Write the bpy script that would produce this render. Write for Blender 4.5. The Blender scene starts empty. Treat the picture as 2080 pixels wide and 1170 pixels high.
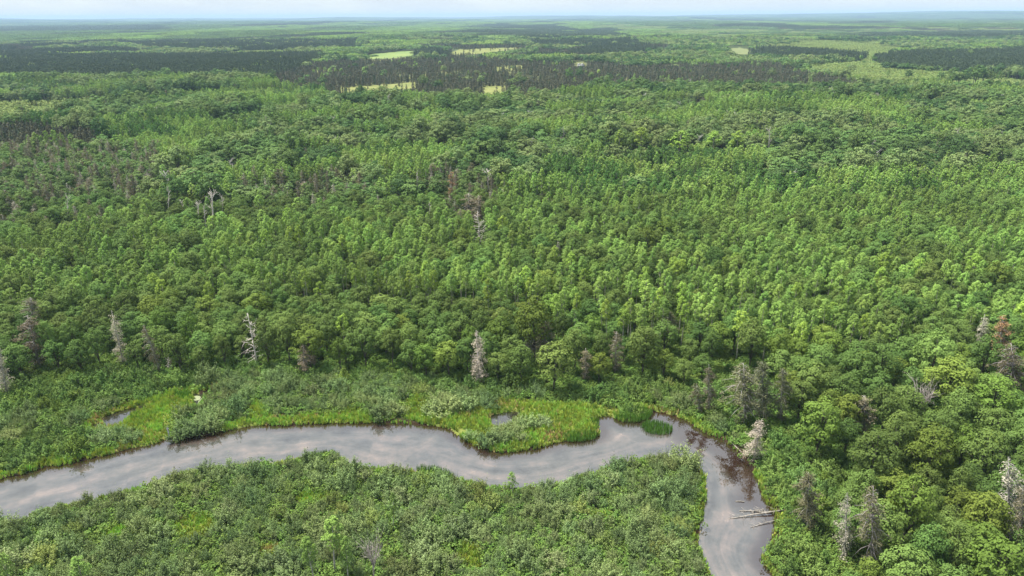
import bpy, math, random
import numpy as np
from mathutils import Matrix, Vector

R = math.radians
rng = np.random.default_rng(11)
random.seed(11)
sc = bpy.context.scene
COL = sc.collection

# ------------------------------------------------------------------ camera, sky, sun, exposure
H = 90.0                       # flying height above the river
F = 1400.0                     # focal length in pixels of the 2080 x 1170 photograph
PITCH = math.atan((585 - 33.0) / F)
ROLL = R(-0.36)
cam = bpy.data.cameras.new('camera'); cam.sensor_width = 36; cam.lens = 36 * F / 2080
cam.clip_start = 1.0; cam.clip_end = 90000
camo = bpy.data.objects.new('camera', cam); COL.objects.link(camo)
CM = Matrix.Translation((0, 0, H)) @ Matrix.Rotation(R(90) - PITCH, 4, 'X') @ Matrix.Rotation(ROLL, 4, 'Z')
camo.matrix_world = CM
sc.camera = camo

SUN_EL, SUN_AZ = R(64), R(300)            # azimuth measured clockwise from +Y (the viewing direction)
world = bpy.data.worlds.new('World'); sc.world = world; world.use_nodes = True
nt = world.node_tree; nt.nodes.clear()
def N(t, typ, **kw):
    n = t.nodes.new(typ)
    for k, v in kw.items(): setattr(n, k, v)
    return n
out = N(nt, 'ShaderNodeOutputWorld'); bg = N(nt, 'ShaderNodeBackground')
sky = N(nt, 'ShaderNodeTexSky', sky_type='NISHITA', sun_disc=False)
sky.sun_elevation = SUN_EL; sky.sun_rotation = SUN_AZ; sky.air_density = 1.0; sky.dust_density = .4; sky.altitude = 300
tc = N(nt, 'ShaderNodeTexCoord'); mp = N(nt, 'ShaderNodeMapping'); mp.inputs['Scale'].default_value = (3.2, 3.2, 11)
cn = N(nt, 'ShaderNodeTexNoise'); cn.inputs['Scale'].default_value = 2.2; cn.inputs['Detail'].default_value = 7; cn.inputs['Roughness'].default_value = .58
cr = N(nt, 'ShaderNodeMapRange'); cr.inputs[1].default_value = .36; cr.inputs[2].default_value = .62
cr.inputs[3].default_value = .80; cr.inputs[4].default_value = 1.0
mx = N(nt, 'ShaderNodeMix', data_type='RGBA'); mx.inputs[7].default_value = (3.85, 4.12, 4.28, 1)
L = nt.links.new
L(tc.outputs['Generated'], mp.inputs['Vector']); L(mp.outputs[0], cn.inputs['Vector']); L(cn.outputs['Fac'], cr.inputs[0])
L(cr.outputs[0], mx.inputs[0]); L(sky.outputs[0], mx.inputs[6]); L(mx.outputs[2], bg.inputs['Color']); L(bg.outputs[0], out.inputs['Surface'])
bg.inputs['Strength'].default_value = 0.10

sun = bpy.data.lights.new('sun', 'SUN'); sun.energy = 5.0; sun.angle = R(8); sun.color = (1, .94, .82)
suno = bpy.data.objects.new('sun', sun); COL.objects.link(suno)
sd = Vector((math.sin(SUN_AZ) * math.cos(SUN_EL), math.cos(SUN_AZ) * math.cos(SUN_EL), math.sin(SUN_EL)))
suno.rotation_euler = sd.to_track_quat('Z', 'Y').to_euler()
vs = sc.view_settings; vs.view_transform = 'Standard'; vs.look = 'None'; vs.gamma = 1; vs.use_curve_mapping = False
vs.exposure = 1.1
cy = sc.cycles
cy.max_bounces = 5; cy.diffuse_bounces = 2; cy.glossy_bounces = 2; cy.transmission_bounces = 3; cy.volume_bounces = 0
cy.transparent_max_bounces = 4; cy.caustics_reflective = False; cy.caustics_refractive = False
cy.use_denoising = True

# ------------------------------------------------------------------ picture <-> place
CMn = np.array(CM)
def rays(p):
    p = np.atleast_2d(np.asarray(p, float))
    d = np.stack([(p[:, 0] - 1040) / F, -(p[:, 1] - 585) / F, -np.ones(len(p))], 1)
    return d @ CMn[:3, :3].T
def ground(p, z=0.0):
    d = rays(p); t = (z - H) / np.minimum(d[:, 2], -1e-4)
    return np.stack([d[:, 0] * t, d[:, 1] * t], 1)
def project(P):
    q = (np.atleast_2d(P) - np.array([0, 0, H])) @ CMn[:3, :3]
    zz = np.maximum(-q[:, 2], 1e-3)
    return np.stack([1040 + F * q[:, 0] / zz, 585 - F * q[:, 1] / zz], 1)
def inpoly(p, poly):
    p = np.atleast_2d(p); poly = np.asarray(poly, float); ins = np.zeros(len(p), bool)
    x, y = p[:, 0], p[:, 1]; j = len(poly) - 1
    for i in range(len(poly)):
        xi, yi = poly[i]; xj, yj = poly[j]
        if yi != yj:
            c = ((yi > y) != (yj > y)) & (x < (xj - xi) * (y - yi) / (yj - yi) + xi)
            ins ^= c
        j = i
    return ins
def polydist(p, line, closed=False):
    """distance to a polyline, and arc length along it at the nearest point"""
    p = np.atleast_2d(p); line = np.asarray(line, float)
    if closed: line = np.vstack([line, line[:1]])
    best = np.full(len(p), 1e9); arc = np.zeros(len(p)); s = 0.0
    for a, b in zip(line[:-1], line[1:]):
        ab = b - a; l2 = ab @ ab
        if l2 < 1e-9: continue
        t = np.clip(((p - a) @ ab) / l2, 0, 1)
        d = np.hypot(*(p - a - t[:, None] * ab).T)
        m = d < best; best[m] = d[m]; arc[m] = s + t[m] * math.sqrt(l2); s += math.sqrt(l2)
    return best, arc
def smooth(poly, n=3, closed=True):
    p = np.asarray(poly, float)
    for _ in range(n):
        q = np.roll(p, -1, 0) if closed else p[1:]
        a = p if closed else p[:-1]
        r = np.empty((2 * len(a), 2)); r[0::2] = .75 * a + .25 * q; r[1::2] = .25 * a + .75 * q
        p = r if closed else np.vstack([p[:1], r, p[-1:]])
    return p
def sstep(a, b, x):
    t = np.clip((x - a) / (b - a), 0, 1); return t * t * (3 - 2 * t)
_wv = [(rng.uniform(0, 6.28), rng.uniform(0, 6.28)) for _ in range(24)]
def wob(x, y, s, k=0):
    """smooth noise about -1..1 with features s metres across"""
    r = 0
    for i in range(8):
        a, ph = _wv[(i + k) % 24]; f = 6.28 / s * (.45 + .2 * i) * .8
        r = r + np.sin((x * math.cos(a + i) + y * math.sin(a + i)) * f + ph) / (1 + .28 * i)
    return r / 2.6

# ------------------------------------------------------------------ layout of the river bend (photo outlines laid on the ground)
NB = [(-420, 1060), (-60, 990), (0, 974), (60, 959), (95, 946), (120, 948), (180, 932), (232, 921), (262, 910), (300, 906), (330, 895), (344, 890),
      (352, 894), (420, 884), (478, 872), (500, 866), (540, 863), (575, 866), (620, 862), (648, 862), (690, 859), (735, 861), (770, 857), (800, 860),
      (850, 863), (890, 866), (912, 872), (922, 882), (948, 893), (962, 907), (990, 914), (1018, 921), (1060, 916), (1090, 913), (1110, 905),
      (1150, 894), (1180, 893), (1214, 889), (1219, 876), (1214, 862), (1206, 856), (1222, 845), (1245, 846), (1262, 858), (1290, 855), (1322, 846),
      (1330, 836), (1345, 838), (1360, 842), (1392, 852), (1420, 874), (1440, 884), (1470, 894), (1492, 912), (1515, 935), (1538, 968), (1548, 1000),
      (1556, 1022), (1578, 1046), (1572, 1062), (1574, 1085), (1566, 1108), (1550, 1128), (1549, 1142), (1566, 1160), (1580, 1180), (1640, 1420)]
SBL = [(-420, 1150), (-60, 1082), (0, 1066), (40, 1055), (130, 1031), (190, 1017), (262, 1002), (330, 980), (372, 964), (430, 954), (500, 947), (580, 942),
       (640, 928), (665, 926), (690, 930), (706, 944), (750, 955), (800, 958), (856, 962), (900, 966), (925, 975), (975, 988), (1035, 993), (1090, 990),
       (1150, 980), (1200, 966), (1245, 948), (1292, 938), (1340, 934), (1382, 935), (1410, 944), (1428, 960), (1434, 985), (1432, 1010), (1428, 1040),
       (1420, 1075), (1417, 1100), (1424, 1125), (1436, 1150), (1448, 1175), (1500, 1420)]
NBg = smooth(ground(NB), 2, False); SBg = smooth(ground(SBL), 2, False)
RIVER = np.vstack([NBg, SBg[::-1]])
PONDS = [ground(p) for p in (
    [(1003, 848), (1020, 843), (1048, 841), (1046, 848), (1036, 856), (1028, 864), (1010, 864), (1005, 858)],
    [(212, 848), (236, 840), (262, 832), (292, 827), (294, 832), (282, 840), (262, 846), (258, 854), (240, 862), (222, 866), (216, 856)],
    [(184, 868), (196, 860), (203, 862), (200, 870), (188, 874)],
    [(386, 798), (396, 806), (398, 822), (406, 822), (414, 808), (430, 795), (436, 788), (424, 792), (408, 802), (398, 800)],
    [(334, 868), (344, 864), (346, 880), (344, 892), (340, 882)])]
PONDS = [smooth(p.mean(0) + (p - p.mean(0)) * (1.5 if i == 0 else 1.22), 2) for i, p in enumerate(PONDS)]
WATERS = [RIVER] + PONDS
SEDGE = [smooth(ground(p), 2) for p in (
    [(170, 880), (180, 858), (215, 838), (262, 822), (300, 815), (345, 800), (380, 790), (404, 800), (408, 828), (356, 850), (345, 868), (344, 890), (322, 900), (290, 908), (240, 916), (232, 905), (290, 888), (285, 878), (230, 884)], [(60, 950), (110, 934), (150, 934), (120, 950)], [(180, 926), (230, 910), (240, 922), (190, 934)], [(420, 872), (540, 848), (700, 842), (800, 842), (800, 860), (690, 860), (540, 864), (430, 882)],
    [(812, 850), (826, 808), (858, 805), (866, 826), (890, 842), (940, 832), (975, 815), (1030, 812), (1100, 820), (1180, 824), (1218, 828), (1260, 832), (1262, 856), (1222, 846), (1206, 856),
     (1216, 876), (1212, 890), (1110, 905), (1060, 917), (1018, 921), (962, 907), (922, 884), (910, 872), (860, 864)],
    [(505, 862), (512, 820), (522, 812), (532, 826), (540, 846), (600, 850), (690, 846), (720, 830), (735, 842), (740, 860), (640, 862), (540, 864)],
    [(232, 922), (262, 908), (344, 888), (344, 896), (240, 924)], [(880, 948), (925, 950), (930, 976), (880, 968)],
    [(1240, 826), (1330, 828), (1400, 846), (1440, 876), (1420, 876), (1392, 854), (1340, 838), (1290, 834)],
    [(1418, 940), (1440, 955), (1442, 990), (1434, 1060), (1424, 1070), (1428, 1010), (1428, 965)],
    [(345, 1085), (360, 1060), (405, 1040), (440, 1055), (432, 1095), (380, 1112)], [(588, 1018), (640, 996), (690, 1016), (640, 1034)], [(920, 1130), (950, 1105), (990, 1125), (975, 1160), (935, 1165)], [(200, 1085), (250, 1070), (275, 1090), (230, 1105)], [(1190, 1050), (1230, 1035), (1255, 1055), (1215, 1070)], [(520, 1120), (560, 1105), (590, 1125), (550, 1145)],
    [(1545, 1120), (1562, 1140), (1580, 1180), (1562, 1170), (1548, 1150)], [(1520, 955), (1545, 975), (1558, 1020), (1545, 1000)])]
SHRUBLINE = [(-500, 800), (-100, 795), (0, 785), (120, 765), (250, 752), (330, 757), (520, 745), (640, 752), (760, 760), (860, 764), (970, 788), (1060, 784), (1120, 798), (1200, 790), (1300, 775), (1400, 800), (1450, 835), (1500, 860)]
BRUSH_R = [ground(p) for p in ([(1400, 800), (1470, 745), (1560, 770), (1600, 850), (1640, 885), (1720, 950), (1760, 1010), (1720, 1060), (1665, 1110), (1660, 1180), (1560, 1180), (1590, 1050), (1545, 960), (1480, 880)],
                               [(1560, 1100), (1700, 1150), (1700, 1300), (1560, 1300)])]
SOUTH = np.vstack([SBg, ground([(1500, 1500), (-600, 1500)])])

AREA = lambda q: float(np.sum(q[:, 0] * np.roll(q[:, 1], -1) - np.roll(q[:, 0], -1) * q[:, 1]))
def watersd(p):
    """signed distance to open water, negative in it"""
    d = np.full(len(p), 1e9); ins = np.zeros(len(p), bool)
    for w in WATERS:
        d = np.minimum(d, polydist(p, w, True)[0]); ins |= inpoly(p, w)
    return np.where(ins, -d, d)
def relief(x, y):
    d = np.hypot(x, y)
    z = 0.42 + sstep(220, 700, d) * (2.0 + 2.2 * wob(x, y, 420)) + sstep(900, 3500, d) * (6 + 9 * wob(x, y, 1500, 3)) + sstep(3000, 9000, d) * (8 + 12 * wob(x, y, 4200, 7))
    az = np.degrees(np.arctan2(x, y))
    ridge = np.minimum(56 + 12 * wob(x, y * .3, 9000, 5) + 30 * wob(x, y * .2, 3600, 11) + 50 * sstep(6, 36, az), 145) + 13 * np.exp(-((az + 13.5) / 1.5) ** 2)
    return z + sstep(11000, 20000, d) * ridge

AZ = math.tan(R(41))
nS = 1500; Sy = 300 + 2500 * rng.random(nS) ** 1.35; STS = np.stack([rng.uniform(-1, 1, nS) * (AZ * Sy + 40), Sy], 1)
ST_sp, ST_h, ST_t = rng.random(nS), rng.uniform(.78, 1.28, nS), rng.choice(3, nS, p=[.32, .40, .28])
def stand(x, y):
    u = np.stack([x + 14 * wob(x, y, 70, 3), y + 14 * wob(x, y, 80, 10)], 1).astype(np.float32); r = np.zeros(len(u), int); S = STS.astype(np.float32)
    for i in range(0, len(u), 4000): r[i:i + 4000] = np.argmin((u[i:i + 4000, None, 0] - S[None, :, 0]) ** 2 + (u[i:i + 4000, None, 1] - S[None, :, 1]) ** 2, 1)
    return r
# picture outlines of stands, read at the crown tops
FIELDS = [[(726, 119), (760, 109), (815, 104), (864, 105), (850, 112), (790, 119), (740, 121)], [(895, 113), (930, 101), (1000, 97.5), (1067, 96.5), (1064, 102), (1010, 106), (935, 113)],
          [(1462, 101), (1500, 97), (1550, 107), (1546, 112), (1500, 111)],
          [(662, 187), (690, 179), (725, 176), (775, 173), (850, 166), (860, 170), (845, 178), (800, 188), (700, 192)], [(970, 190), (985, 175), (1028, 176), (1032, 186), (1000, 192)],
          [(1008, 137), (1060, 133), (1062, 140), (1010, 145)], [(1092, 163), (1096, 158), (1112, 158), (1110, 163)]]
ZP = dict(
 regen=[[(1740, 167), (1900, 160), (2110, 151), (2110, 170), (1900, 173), (1760, 174)]],
 young=[[(1605, 127), (1770, 115), (1800, 130), (1960, 136), (2090, 152), (1900, 158), (1780, 162), (1700, 152)], [(-60, 196), (220, 188), (235, 206), (120, 226), (-60, 245)], [(1350, 60), (2100, 52), (2100, 62), (1700, 68), (1350, 72)], [(1300, 75), (2100, 80), (2100, 95), (1700, 92), (1300, 88)]],
 pdark=[[(-60, 122), (60, 110), (330, 108), (560, 108), (660, 106), (640, 122), (590, 136), (520, 154), (330, 152), (150, 148), (-60, 152)], [(1768, 112), (1850, 104), (2110, 96), (2110, 150), (2010, 139), (1900, 133), (1790, 126)],
        [(270, 84), (420, 80), (640, 82), (725, 78), (725, 93), (560, 97), (400, 97), (280, 92)], [(838, 108), (846, 97), (900, 98), (906, 110)], [(1050, 62), (1250, 58), (1260, 74), (1060, 76)], [(1080, 80), (1320, 76), (1320, 90), (1080, 92)],
        [(0, 55), (330, 52), (330, 60), (0, 63)], [(1700, 62), (2100, 60), (2100, 76), (1800, 74)], [(1480, 98), (1600, 94), (1760, 108), (1740, 116), (1560, 110)]],
 pbrown=[[(540, 152), (600, 126), (730, 118), (1000, 114), (1150, 122), (1300, 128), (1570, 124), (1625, 140), (1745, 160), (1752, 175), (1600, 174), (1400, 172), (1200, 177), (1050, 190), (900, 190), (680, 188), (560, 172)],
         [(-60, 247), (60, 245), (200, 264), (190, 292), (60, 287), (-60, 292)], [(1390, 196), (1440, 194), (1440, 206), (1385, 208)]],
 dead=[[(-60, 290), (320, 300), (330, 350), (210, 445), (-60, 475)], [(470, 362), (700, 350), (770, 400), (560, 412)], [(860, 345), (1000, 340), (1000, 425), (930, 445), (890, 400)]],
 aspen=[[(-60, 500), (150, 445), (420, 450), (640, 440), (830, 420), (1020, 365), (1400, 372), (1700, 352), (2140, 338), (2140, 690), (1900, 640), (1800, 700), (1700, 705), (1560, 690), (1450, 668), (1250, 660), (1130, 640), (1090, 612), (900, 600), (640, 588), (300, 580), (-60, 600)],
        [(680, 295), (800, 285), (900, 290), (930, 330), (760, 345), (660, 335)], [(1100, 320), (1300, 318), (1560, 330), (1540, 365), (1300, 368), (1110, 360)], [(440, 182), (560, 170), (680, 184), (690, 200), (560, 215), (430, 205)],
        [(200, 240), (430, 236), (520, 270), (420, 300), (230, 290)], [(1690, 196), (1850, 200), (1840, 250), (1700, 246)]])
ORDER = ['regen', 'young', 'pdark', 'pbrown', 'dead', 'aspen']
CODE = dict(none=0, regen=1, young=2, pdark=3, pbrown=4, dead=5, aspen=6, broad=7)
def zone(px, x, y):
    """what grows at the places that show at px"""
    z = np.full(len(px), 7); d = np.hypot(x, y)
    n = wob(x, y, 260, 2) + .5 * wob(x, y, 90, 9)
    m = d > 330; st = stand(x[m], y[m]); zz = z[m]; zz[ST_sp[st] > .72] = 6; z[m] = zz
    f = d > 1500
    n2 = wob(x, y * .45, 900, 4) + .6 * wob(x, y, 300, 12)
    z[f & (n2 > .72)] = 3; z[f & (n2 > .5) & (n2 <= .72)] = 4; z[f & (n2 < -.75)] = 2
    q = px + np.stack([5 * wob(x, y, 60, 6) + np.where(d > 900, 12 * wob(x, y, 330, 1), 0), 3 * wob(x, y, 50, 8) * np.clip(300 / d, 0, 1) + np.where(d > 900, 1.6 * wob(x, y, 280, 14), 0)], 1)
    mixd = (d > 900) & (np.sin(x * 12.9898 + y * 78.233) * 43758.5453 % 1 < np.where(d > 1900, .15, .02)); q[mixd] = -999
    for k in ORDER[::-1]:
        for poly in ZP[k]: z[inpoly(q, poly)] = CODE[k]
    return z

# ------------------------------------------------------------------ mesh helpers
class MB:
    def __init__(s): s.v = []; s.f = []; s.m = []; s.n = 0
    def add(s, v, f, mat=0):
        s.v.append(np.asarray(v, float)); s.f += [tuple(int(i) + s.n for i in q) for q in f]; s.m += [mat] * len(f); s.n += len(v)
    def leaves(s, P, Nn, size, asp=.62, mat=0):
        P = np.asarray(P); n = len(P); Nn = Nn / (np.linalg.norm(Nn, axis=1, keepdims=True) + 1e-9)
        t = rng.normal(size=(n, 3)); U = np.cross(Nn, t); U /= np.linalg.norm(U, axis=1, keepdims=True) + 1e-9; V = np.cross(Nn, U)
        a = (size * rng.uniform(.65, 1.3, n) * .5)[:, None]
        v = np.stack([P + U * a, P + V * a * asp, P - U * a, P - V * a * asp], 1).reshape(-1, 3)
        i = np.arange(n)[:, None] * 4 + np.arange(4)
        s.add(v, i, mat)
    def tube(s, pts, rad, k=5, mat=0):
        pts = np.asarray(pts, float); vs_ = []; n = len(pts)
        for i in range(n):
            d = pts[min(i + 1, n - 1)] - pts[max(i - 1, 0)]; d = d / (np.linalg.norm(d) + 1e-9)
            a = np.cross(d, (0.31, .95, .1) if abs(d[1]) < .9 else (1, 0, 0.1)); a /= np.linalg.norm(a); b = np.cross(d, a)
            for j in range(k):
                w = 2 * math.pi * j / k; vs_.append(pts[i] + rad[i] * (a * math.cos(w) + b * math.sin(w)))
        f = [(i * k + j, i * k + (j + 1) % k, (i + 1) * k + (j + 1) % k, (i + 1) * k + j) for i in range(n - 1) for j in range(k)]
        f.append(tuple(range(k))[::-1]); f.append(tuple((n - 1) * k + j for j in range(k)))
        s.add(vs_, f, mat)
    def box(s, c, d, mat=0):
        x, y, z = c; a, b, e = d[0] / 2, d[1] / 2, d[2] / 2
        v = [(x + i * a, y + j * b, z + k * e) for i in (-1, 1) for j in (-1, 1) for k in (-1, 1)]
        s.add(v, [(0, 1, 3, 2), (4, 6, 7, 5), (0, 4, 5, 1), (2, 3, 7, 6), (0, 2, 6, 4), (1, 5, 7, 3)], mat)
    def mesh(s, name, mats, smooth_=False):
        me = bpy.data.meshes.new(name)
        v = np.vstack(s.v); me.vertices.add(len(v)); me.vertices.foreach_set('co', v.ravel())
        ln = np.array([len(f) for f in s.f]); me.loops.add(int(ln.sum())); me.polygons.add(len(ln))
        me.loops.foreach_set('vertex_index', np.fromiter((i for f in s.f for i in f), int))
        me.polygons.foreach_set('loop_start', np.concatenate([[0], np.cumsum(ln)[:-1]]))
        me.polygons.foreach_set('loop_total', ln)
        for m in (mats if isinstance(mats, (list, tuple)) else [mats]): me.materials.append(m)
        me.polygons.foreach_set('material_index', np.array(s.m)); 
        if smooth_: me.polygons.foreach_set('use_smooth', np.ones(len(ln), bool))
        me.update(calc_edges=True)
        return me
def link(name, me, parent=None):
    o = bpy.data.objects.new(name, me); COL.objects.link(o)
    if parent is not None: o.parent = parent
    return o
def tag(o, label=None, cat=None, group=None, kind=None):
    for k, v in (('label', label), ('category', cat), ('group', group), ('kind', kind)):
        if v: o[k] = v
    return o
def gridmesh(name, V, Fq, mat, attrs=None, smooth_=True):
    me = bpy.data.meshes.new(name); used = np.unique(Fq); mp_ = np.zeros(len(V), int); mp_[used] = np.arange(len(used))
    me.vertices.add(len(used)); me.vertices.foreach_set('co', V[used].ravel())
    n = len(Fq); me.loops.add(4 * n); me.polygons.add(n)
    me.loops.foreach_set('vertex_index', mp_[Fq].ravel()); me.polygons.foreach_set('loop_start', np.arange(n) * 4); me.polygons.foreach_set('loop_total', np.full(n, 4))
    if smooth_: me.polygons.foreach_set('use_smooth', np.ones(n, bool))
    for k, a in (attrs or {}).items():
        at = me.attributes.new(k, 'FLOAT', 'POINT'); at.data.foreach_set('value', a[used].astype(float))
    me.materials.append(mat); me.update(calc_edges=True)
    return link(name, me)

# ------------------------------------------------------------------ materials
def newmat(name):
    m = bpy.data.materials.new(name); m.use_nodes = True; m.node_tree.nodes.clear(); return m, m.node_tree
def mathn(t, op, a, b):
    n = N(t, 'ShaderNodeMath', operation=op)
    for i, v in enumerate((a, b)):
        if isinstance(v, (int, float)): n.inputs[i].default_value = v
        else: t.links.new(v, n.inputs[i])
    return n.outputs[0]
def leafmat(name, col, hue=.012, val=.22, isl=.18, loc=.25, sat=1.0, trans=.14, locscale=.016):
    """foliage: one base colour, varied from plant to plant, stand to stand and leaf to leaf"""
    m, t = newmat(name); l = t.links.new
    oi = N(t, 'ShaderNodeObjectInfo'); geo = N(t, 'ShaderNodeNewGeometry')
    nz = N(t, 'ShaderNodeTexNoise'); nz.inputs['Scale'].default_value = locscale; nz.inputs['Detail'].default_value = 2; l(oi.outputs['Location'], nz.inputs['Vector'])
    rgb = N(t, 'ShaderNodeMix', data_type='RGBA', blend_type='MULTIPLY'); rgb.inputs[0].default_value = 1; rgb.inputs[6].default_value = (*col, 1); l(oi.outputs['Color'], rgb.inputs[7])
    hs = N(t, 'ShaderNodeHueSaturation'); l(rgb.outputs[2], hs.inputs['Color'])
    wn = N(t, 'ShaderNodeTexWhiteNoise', noise_dimensions='1D'); l(oi.outputs['Random'], wn.inputs['W'])
    h = mathn(t, 'ADD', mathn(t, 'MULTIPLY', oi.outputs['Random'], 2 * hue), .5 - hue)
    h = mathn(t, 'ADD', h, mathn(t, 'MULTIPLY', mathn(t, 'SUBTRACT', nz.outputs['Fac'], .5), 3 * hue)); l(h, hs.inputs['Hue'])
    v = mathn(t, 'ADD', mathn(t, 'MULTIPLY', wn.outputs['Value'], 2 * val), 1 - val)
    v = mathn(t, 'MULTIPLY', v, mathn(t, 'ADD', mathn(t, 'MULTIPLY', geo.outputs['Random Per Island'], 2 * isl), 1 - isl))
    v = mathn(t, 'MULTIPLY', v, mathn(t, 'ADD', mathn(t, 'MULTIPLY', nz.outputs['Fac'], 2 * loc), 1 - loc)); l(v, hs.inputs['Value'])
    hs.inputs['Saturation'].default_value = sat
    p = N(t, 'ShaderNodeBsdfPrincipled'); p.inputs['Roughness'].default_value = .7; p.inputs['Specular IOR Level'].default_value = .06; l(hs.outputs[0], p.inputs['Base Color'])
    tr = N(t, 'ShaderNodeBsdfTranslucent'); tm = N(t, 'ShaderNodeMix', data_type='RGBA', blend_type='MULTIPLY'); tm.inputs[0].default_value = 1; tm.inputs[7].default_value = (1.15, 1.1, .6, 1)
    l(hs.outputs[0], tm.inputs[6]); l(tm.outputs[2], tr.inputs['Color'])
    ms = N(t, 'ShaderNodeMixShader'); ms.inputs[0].default_value = trans; l(p.outputs[0], ms.inputs[1]); l(tr.outputs[0], ms.inputs[2])
    o = N(t, 'ShaderNodeOutputMaterial'); l(ms.outputs[0], o.inputs['Surface'])
    return m
def barkmat(name, c1, c2, scale=3.0, rough=.85):
    m, t = newmat(name); l = t.links.new
    tc_ = N(t, 'ShaderNodeTexCoord'); nz = N(t, 'ShaderNodeTexNoise'); nz.inputs['Scale'].default_value = scale; nz.inputs['Detail'].default_value = 4; l(tc_.outputs['Object'], nz.inputs['Vector'])
    r = N(t, 'ShaderNodeValToRGB'); r.color_ramp.elements[0].position = .35; r.color_ramp.elements[1].position = .65
    r.color_ramp.elements[0].color = (*c1, 1); r.color_ramp.elements[1].color = (*c2, 1); l(nz.outputs['Fac'], r.inputs[0])
    oi = N(t, 'ShaderNodeObjectInfo'); mu = N(t, 'ShaderNodeMix', data_type='RGBA', blend_type='MULTIPLY'); mu.inputs[0].default_value = 1; l(r.outputs[0], mu.inputs[6]); l(oi.outputs['Color'], mu.inputs[7])
    p = N(t, 'ShaderNodeBsdfPrincipled'); p.inputs['Roughness'].default_value = rough; p.inputs['Specular IOR Level'].default_value = .2; l(mu.outputs[2], p.inputs['Base Color'])
    o = N(t, 'ShaderNodeOutputMaterial'); l(p.outputs[0], o.inputs['Surface'])
    return m
def plain(name, col, rough=.7):
    m, t = newmat(name); p = N(t, 'ShaderNodeBsdfPrincipled'); p.inputs['Base Color'].default_value = (*col, 1); p.inputs['Roughness'].default_value = rough
    o = N(t, 'ShaderNodeOutputMaterial'); t.links.new(p.outputs[0], o.inputs['Surface']); return m
M = {}
M['aspen'] = leafmat('aspen_leaves', (.172, .280, .064), hue=.010, val=.15, loc=.9, locscale=.022)
M['broad'] = leafmat('broadleaf_leaves', (.100, .162, .041), hue=.016, val=.22, loc=.7, locscale=.03)
M['oak'] = leafmat('oak_leaves', (.105, .178, .052), hue=.014, val=.24)
M['willow'] = leafmat('willow_leaves', (.160, .226, .088), hue=.018, val=.25, isl=.2, loc=.3, locscale=.05)
M['alder'] = leafmat('alder_leaves', (.112, .190, .050), hue=.014, val=.25, isl=.2)
M['brush'] = leafmat('brush_leaves', (.12, .20, .045), hue=.015, val=.25)
M['needle'] = leafmat('spruce_needles', (.135, .138, .075), hue=.02, val=.2)
M['lichen'] = leafmat('lichen_twigs', (.40, .385, .31), hue=.02, val=.15, trans=.1)
M['rust'] = leafmat('rusty_needles', (.30, .185, .105), hue=.01, val=.1)
M['brownn'] = leafmat('brown_needles', (.20, .18, .118), hue=.02, val=.2)
M['pdark'] = leafmat('pine_needles', (.066, .098, .050), hue=.01, val=.15, loc=.15)
M['pbrown'] = leafmat('tamarack_needles', (.105, .112, .070), hue=.022, val=.28)
M['young'] = leafmat('sapling_leaves', (.20, .27, .085), hue=.012, val=.15, loc=.2)
M['sedge'] = leafmat('sedge_blades', (.29, .41, .08), hue=.03, val=.3, loc=.45, locscale=.16)
M['reed'] = leafmat('reed_blades', (.125, .25, .045), hue=.008, val=.12, isl=.3)
M['drysedge'] = leafmat('dry_sedge', (.40, .34, .15), hue=.02, val=.25)
M['log'] = barkmat('drift_wood', (.17, .155, .14), (.34, .315, .285), 2)
M['birch'] = barkmat('pale_bark', (.22, .22, .18), (.42, .41, .36))
M['bark'] = barkmat('grey_bark', (.07, .06, .05), (.15, .135, .115))
M['deadwood'] = barkmat('bleached_wood', (.40, .385, .365), (.60, .58, .56), 2)
M['silver'] = barkmat('weathered_wood', (.24, .225, .215), (.42, .40, .385), 2)

def groundmat():
    m, t = newmat('forest_floor'); l = t.links.new
    geo = N(t, 'ShaderNodeNewGeometry'); n1 = N(t, 'ShaderNodeTexNoise'); n1.inputs['Scale'].default_value = .35; n1.inputs['Detail'].default_value = 6
    n2 = N(t, 'ShaderNodeTexNoise'); n2.inputs['Scale'].default_value = .0011; n2.inputs['Detail'].default_value = 7; n2.inputs['Roughness'].default_value = .62
    l(geo.outputs['Position'], n1.inputs['Vector']); l(geo.outputs['Position'], n2.inputs['Vector'])
    r1 = N(t, 'ShaderNodeValToRGB'); e = r1.color_ramp.elements; e[0].position = .3; e[0].color = (.022, .026, .012, 1); e[1].position = .72; e[1].color = (.06, .085, .02, 1); l(n1.outputs['Fac'], r1.inputs[0])
    r2 = N(t, 'ShaderNodeValToRGB'); e = r2.color_ramp.elements; e[0].position = .40; e[0].color = (.022, .036, .02, 1); e[1].position = .58; e[1].color = (.058, .095, .038, 1); l(n2.outputs['Fac'], r2.inputs[0])
    at = N(t, 'ShaderNodeAttribute', attribute_name='far'); mix = N(t, 'ShaderNodeMix', data_type='RGBA'); l(at.outputs['Fac'], mix.inputs[0]); l(r1.outputs[0], mix.inputs[6]); l(r2.outputs[0], mix.inputs[7])
    am = N(t, 'ShaderNodeAttribute', attribute_name='mud'); mm = N(t, 'ShaderNodeMix', data_type='RGBA'); l(am.outputs['Fac'], mm.inputs[0]); l(mix.outputs[2], mm.inputs[6]); mm.inputs[7].default_value = (.03, .02, .012, 1)
    p = N(t, 'ShaderNodeBsdfPrincipled'); p.inputs['Roughness'].default_value = .95; p.inputs['Specular IOR Level'].default_value = .1; l(mm.outputs[2], p.inputs['Base Color'])
    o = N(t, 'ShaderNodeOutputMaterial'); l(p.outputs[0], o.inputs['Surface']); return m
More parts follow.
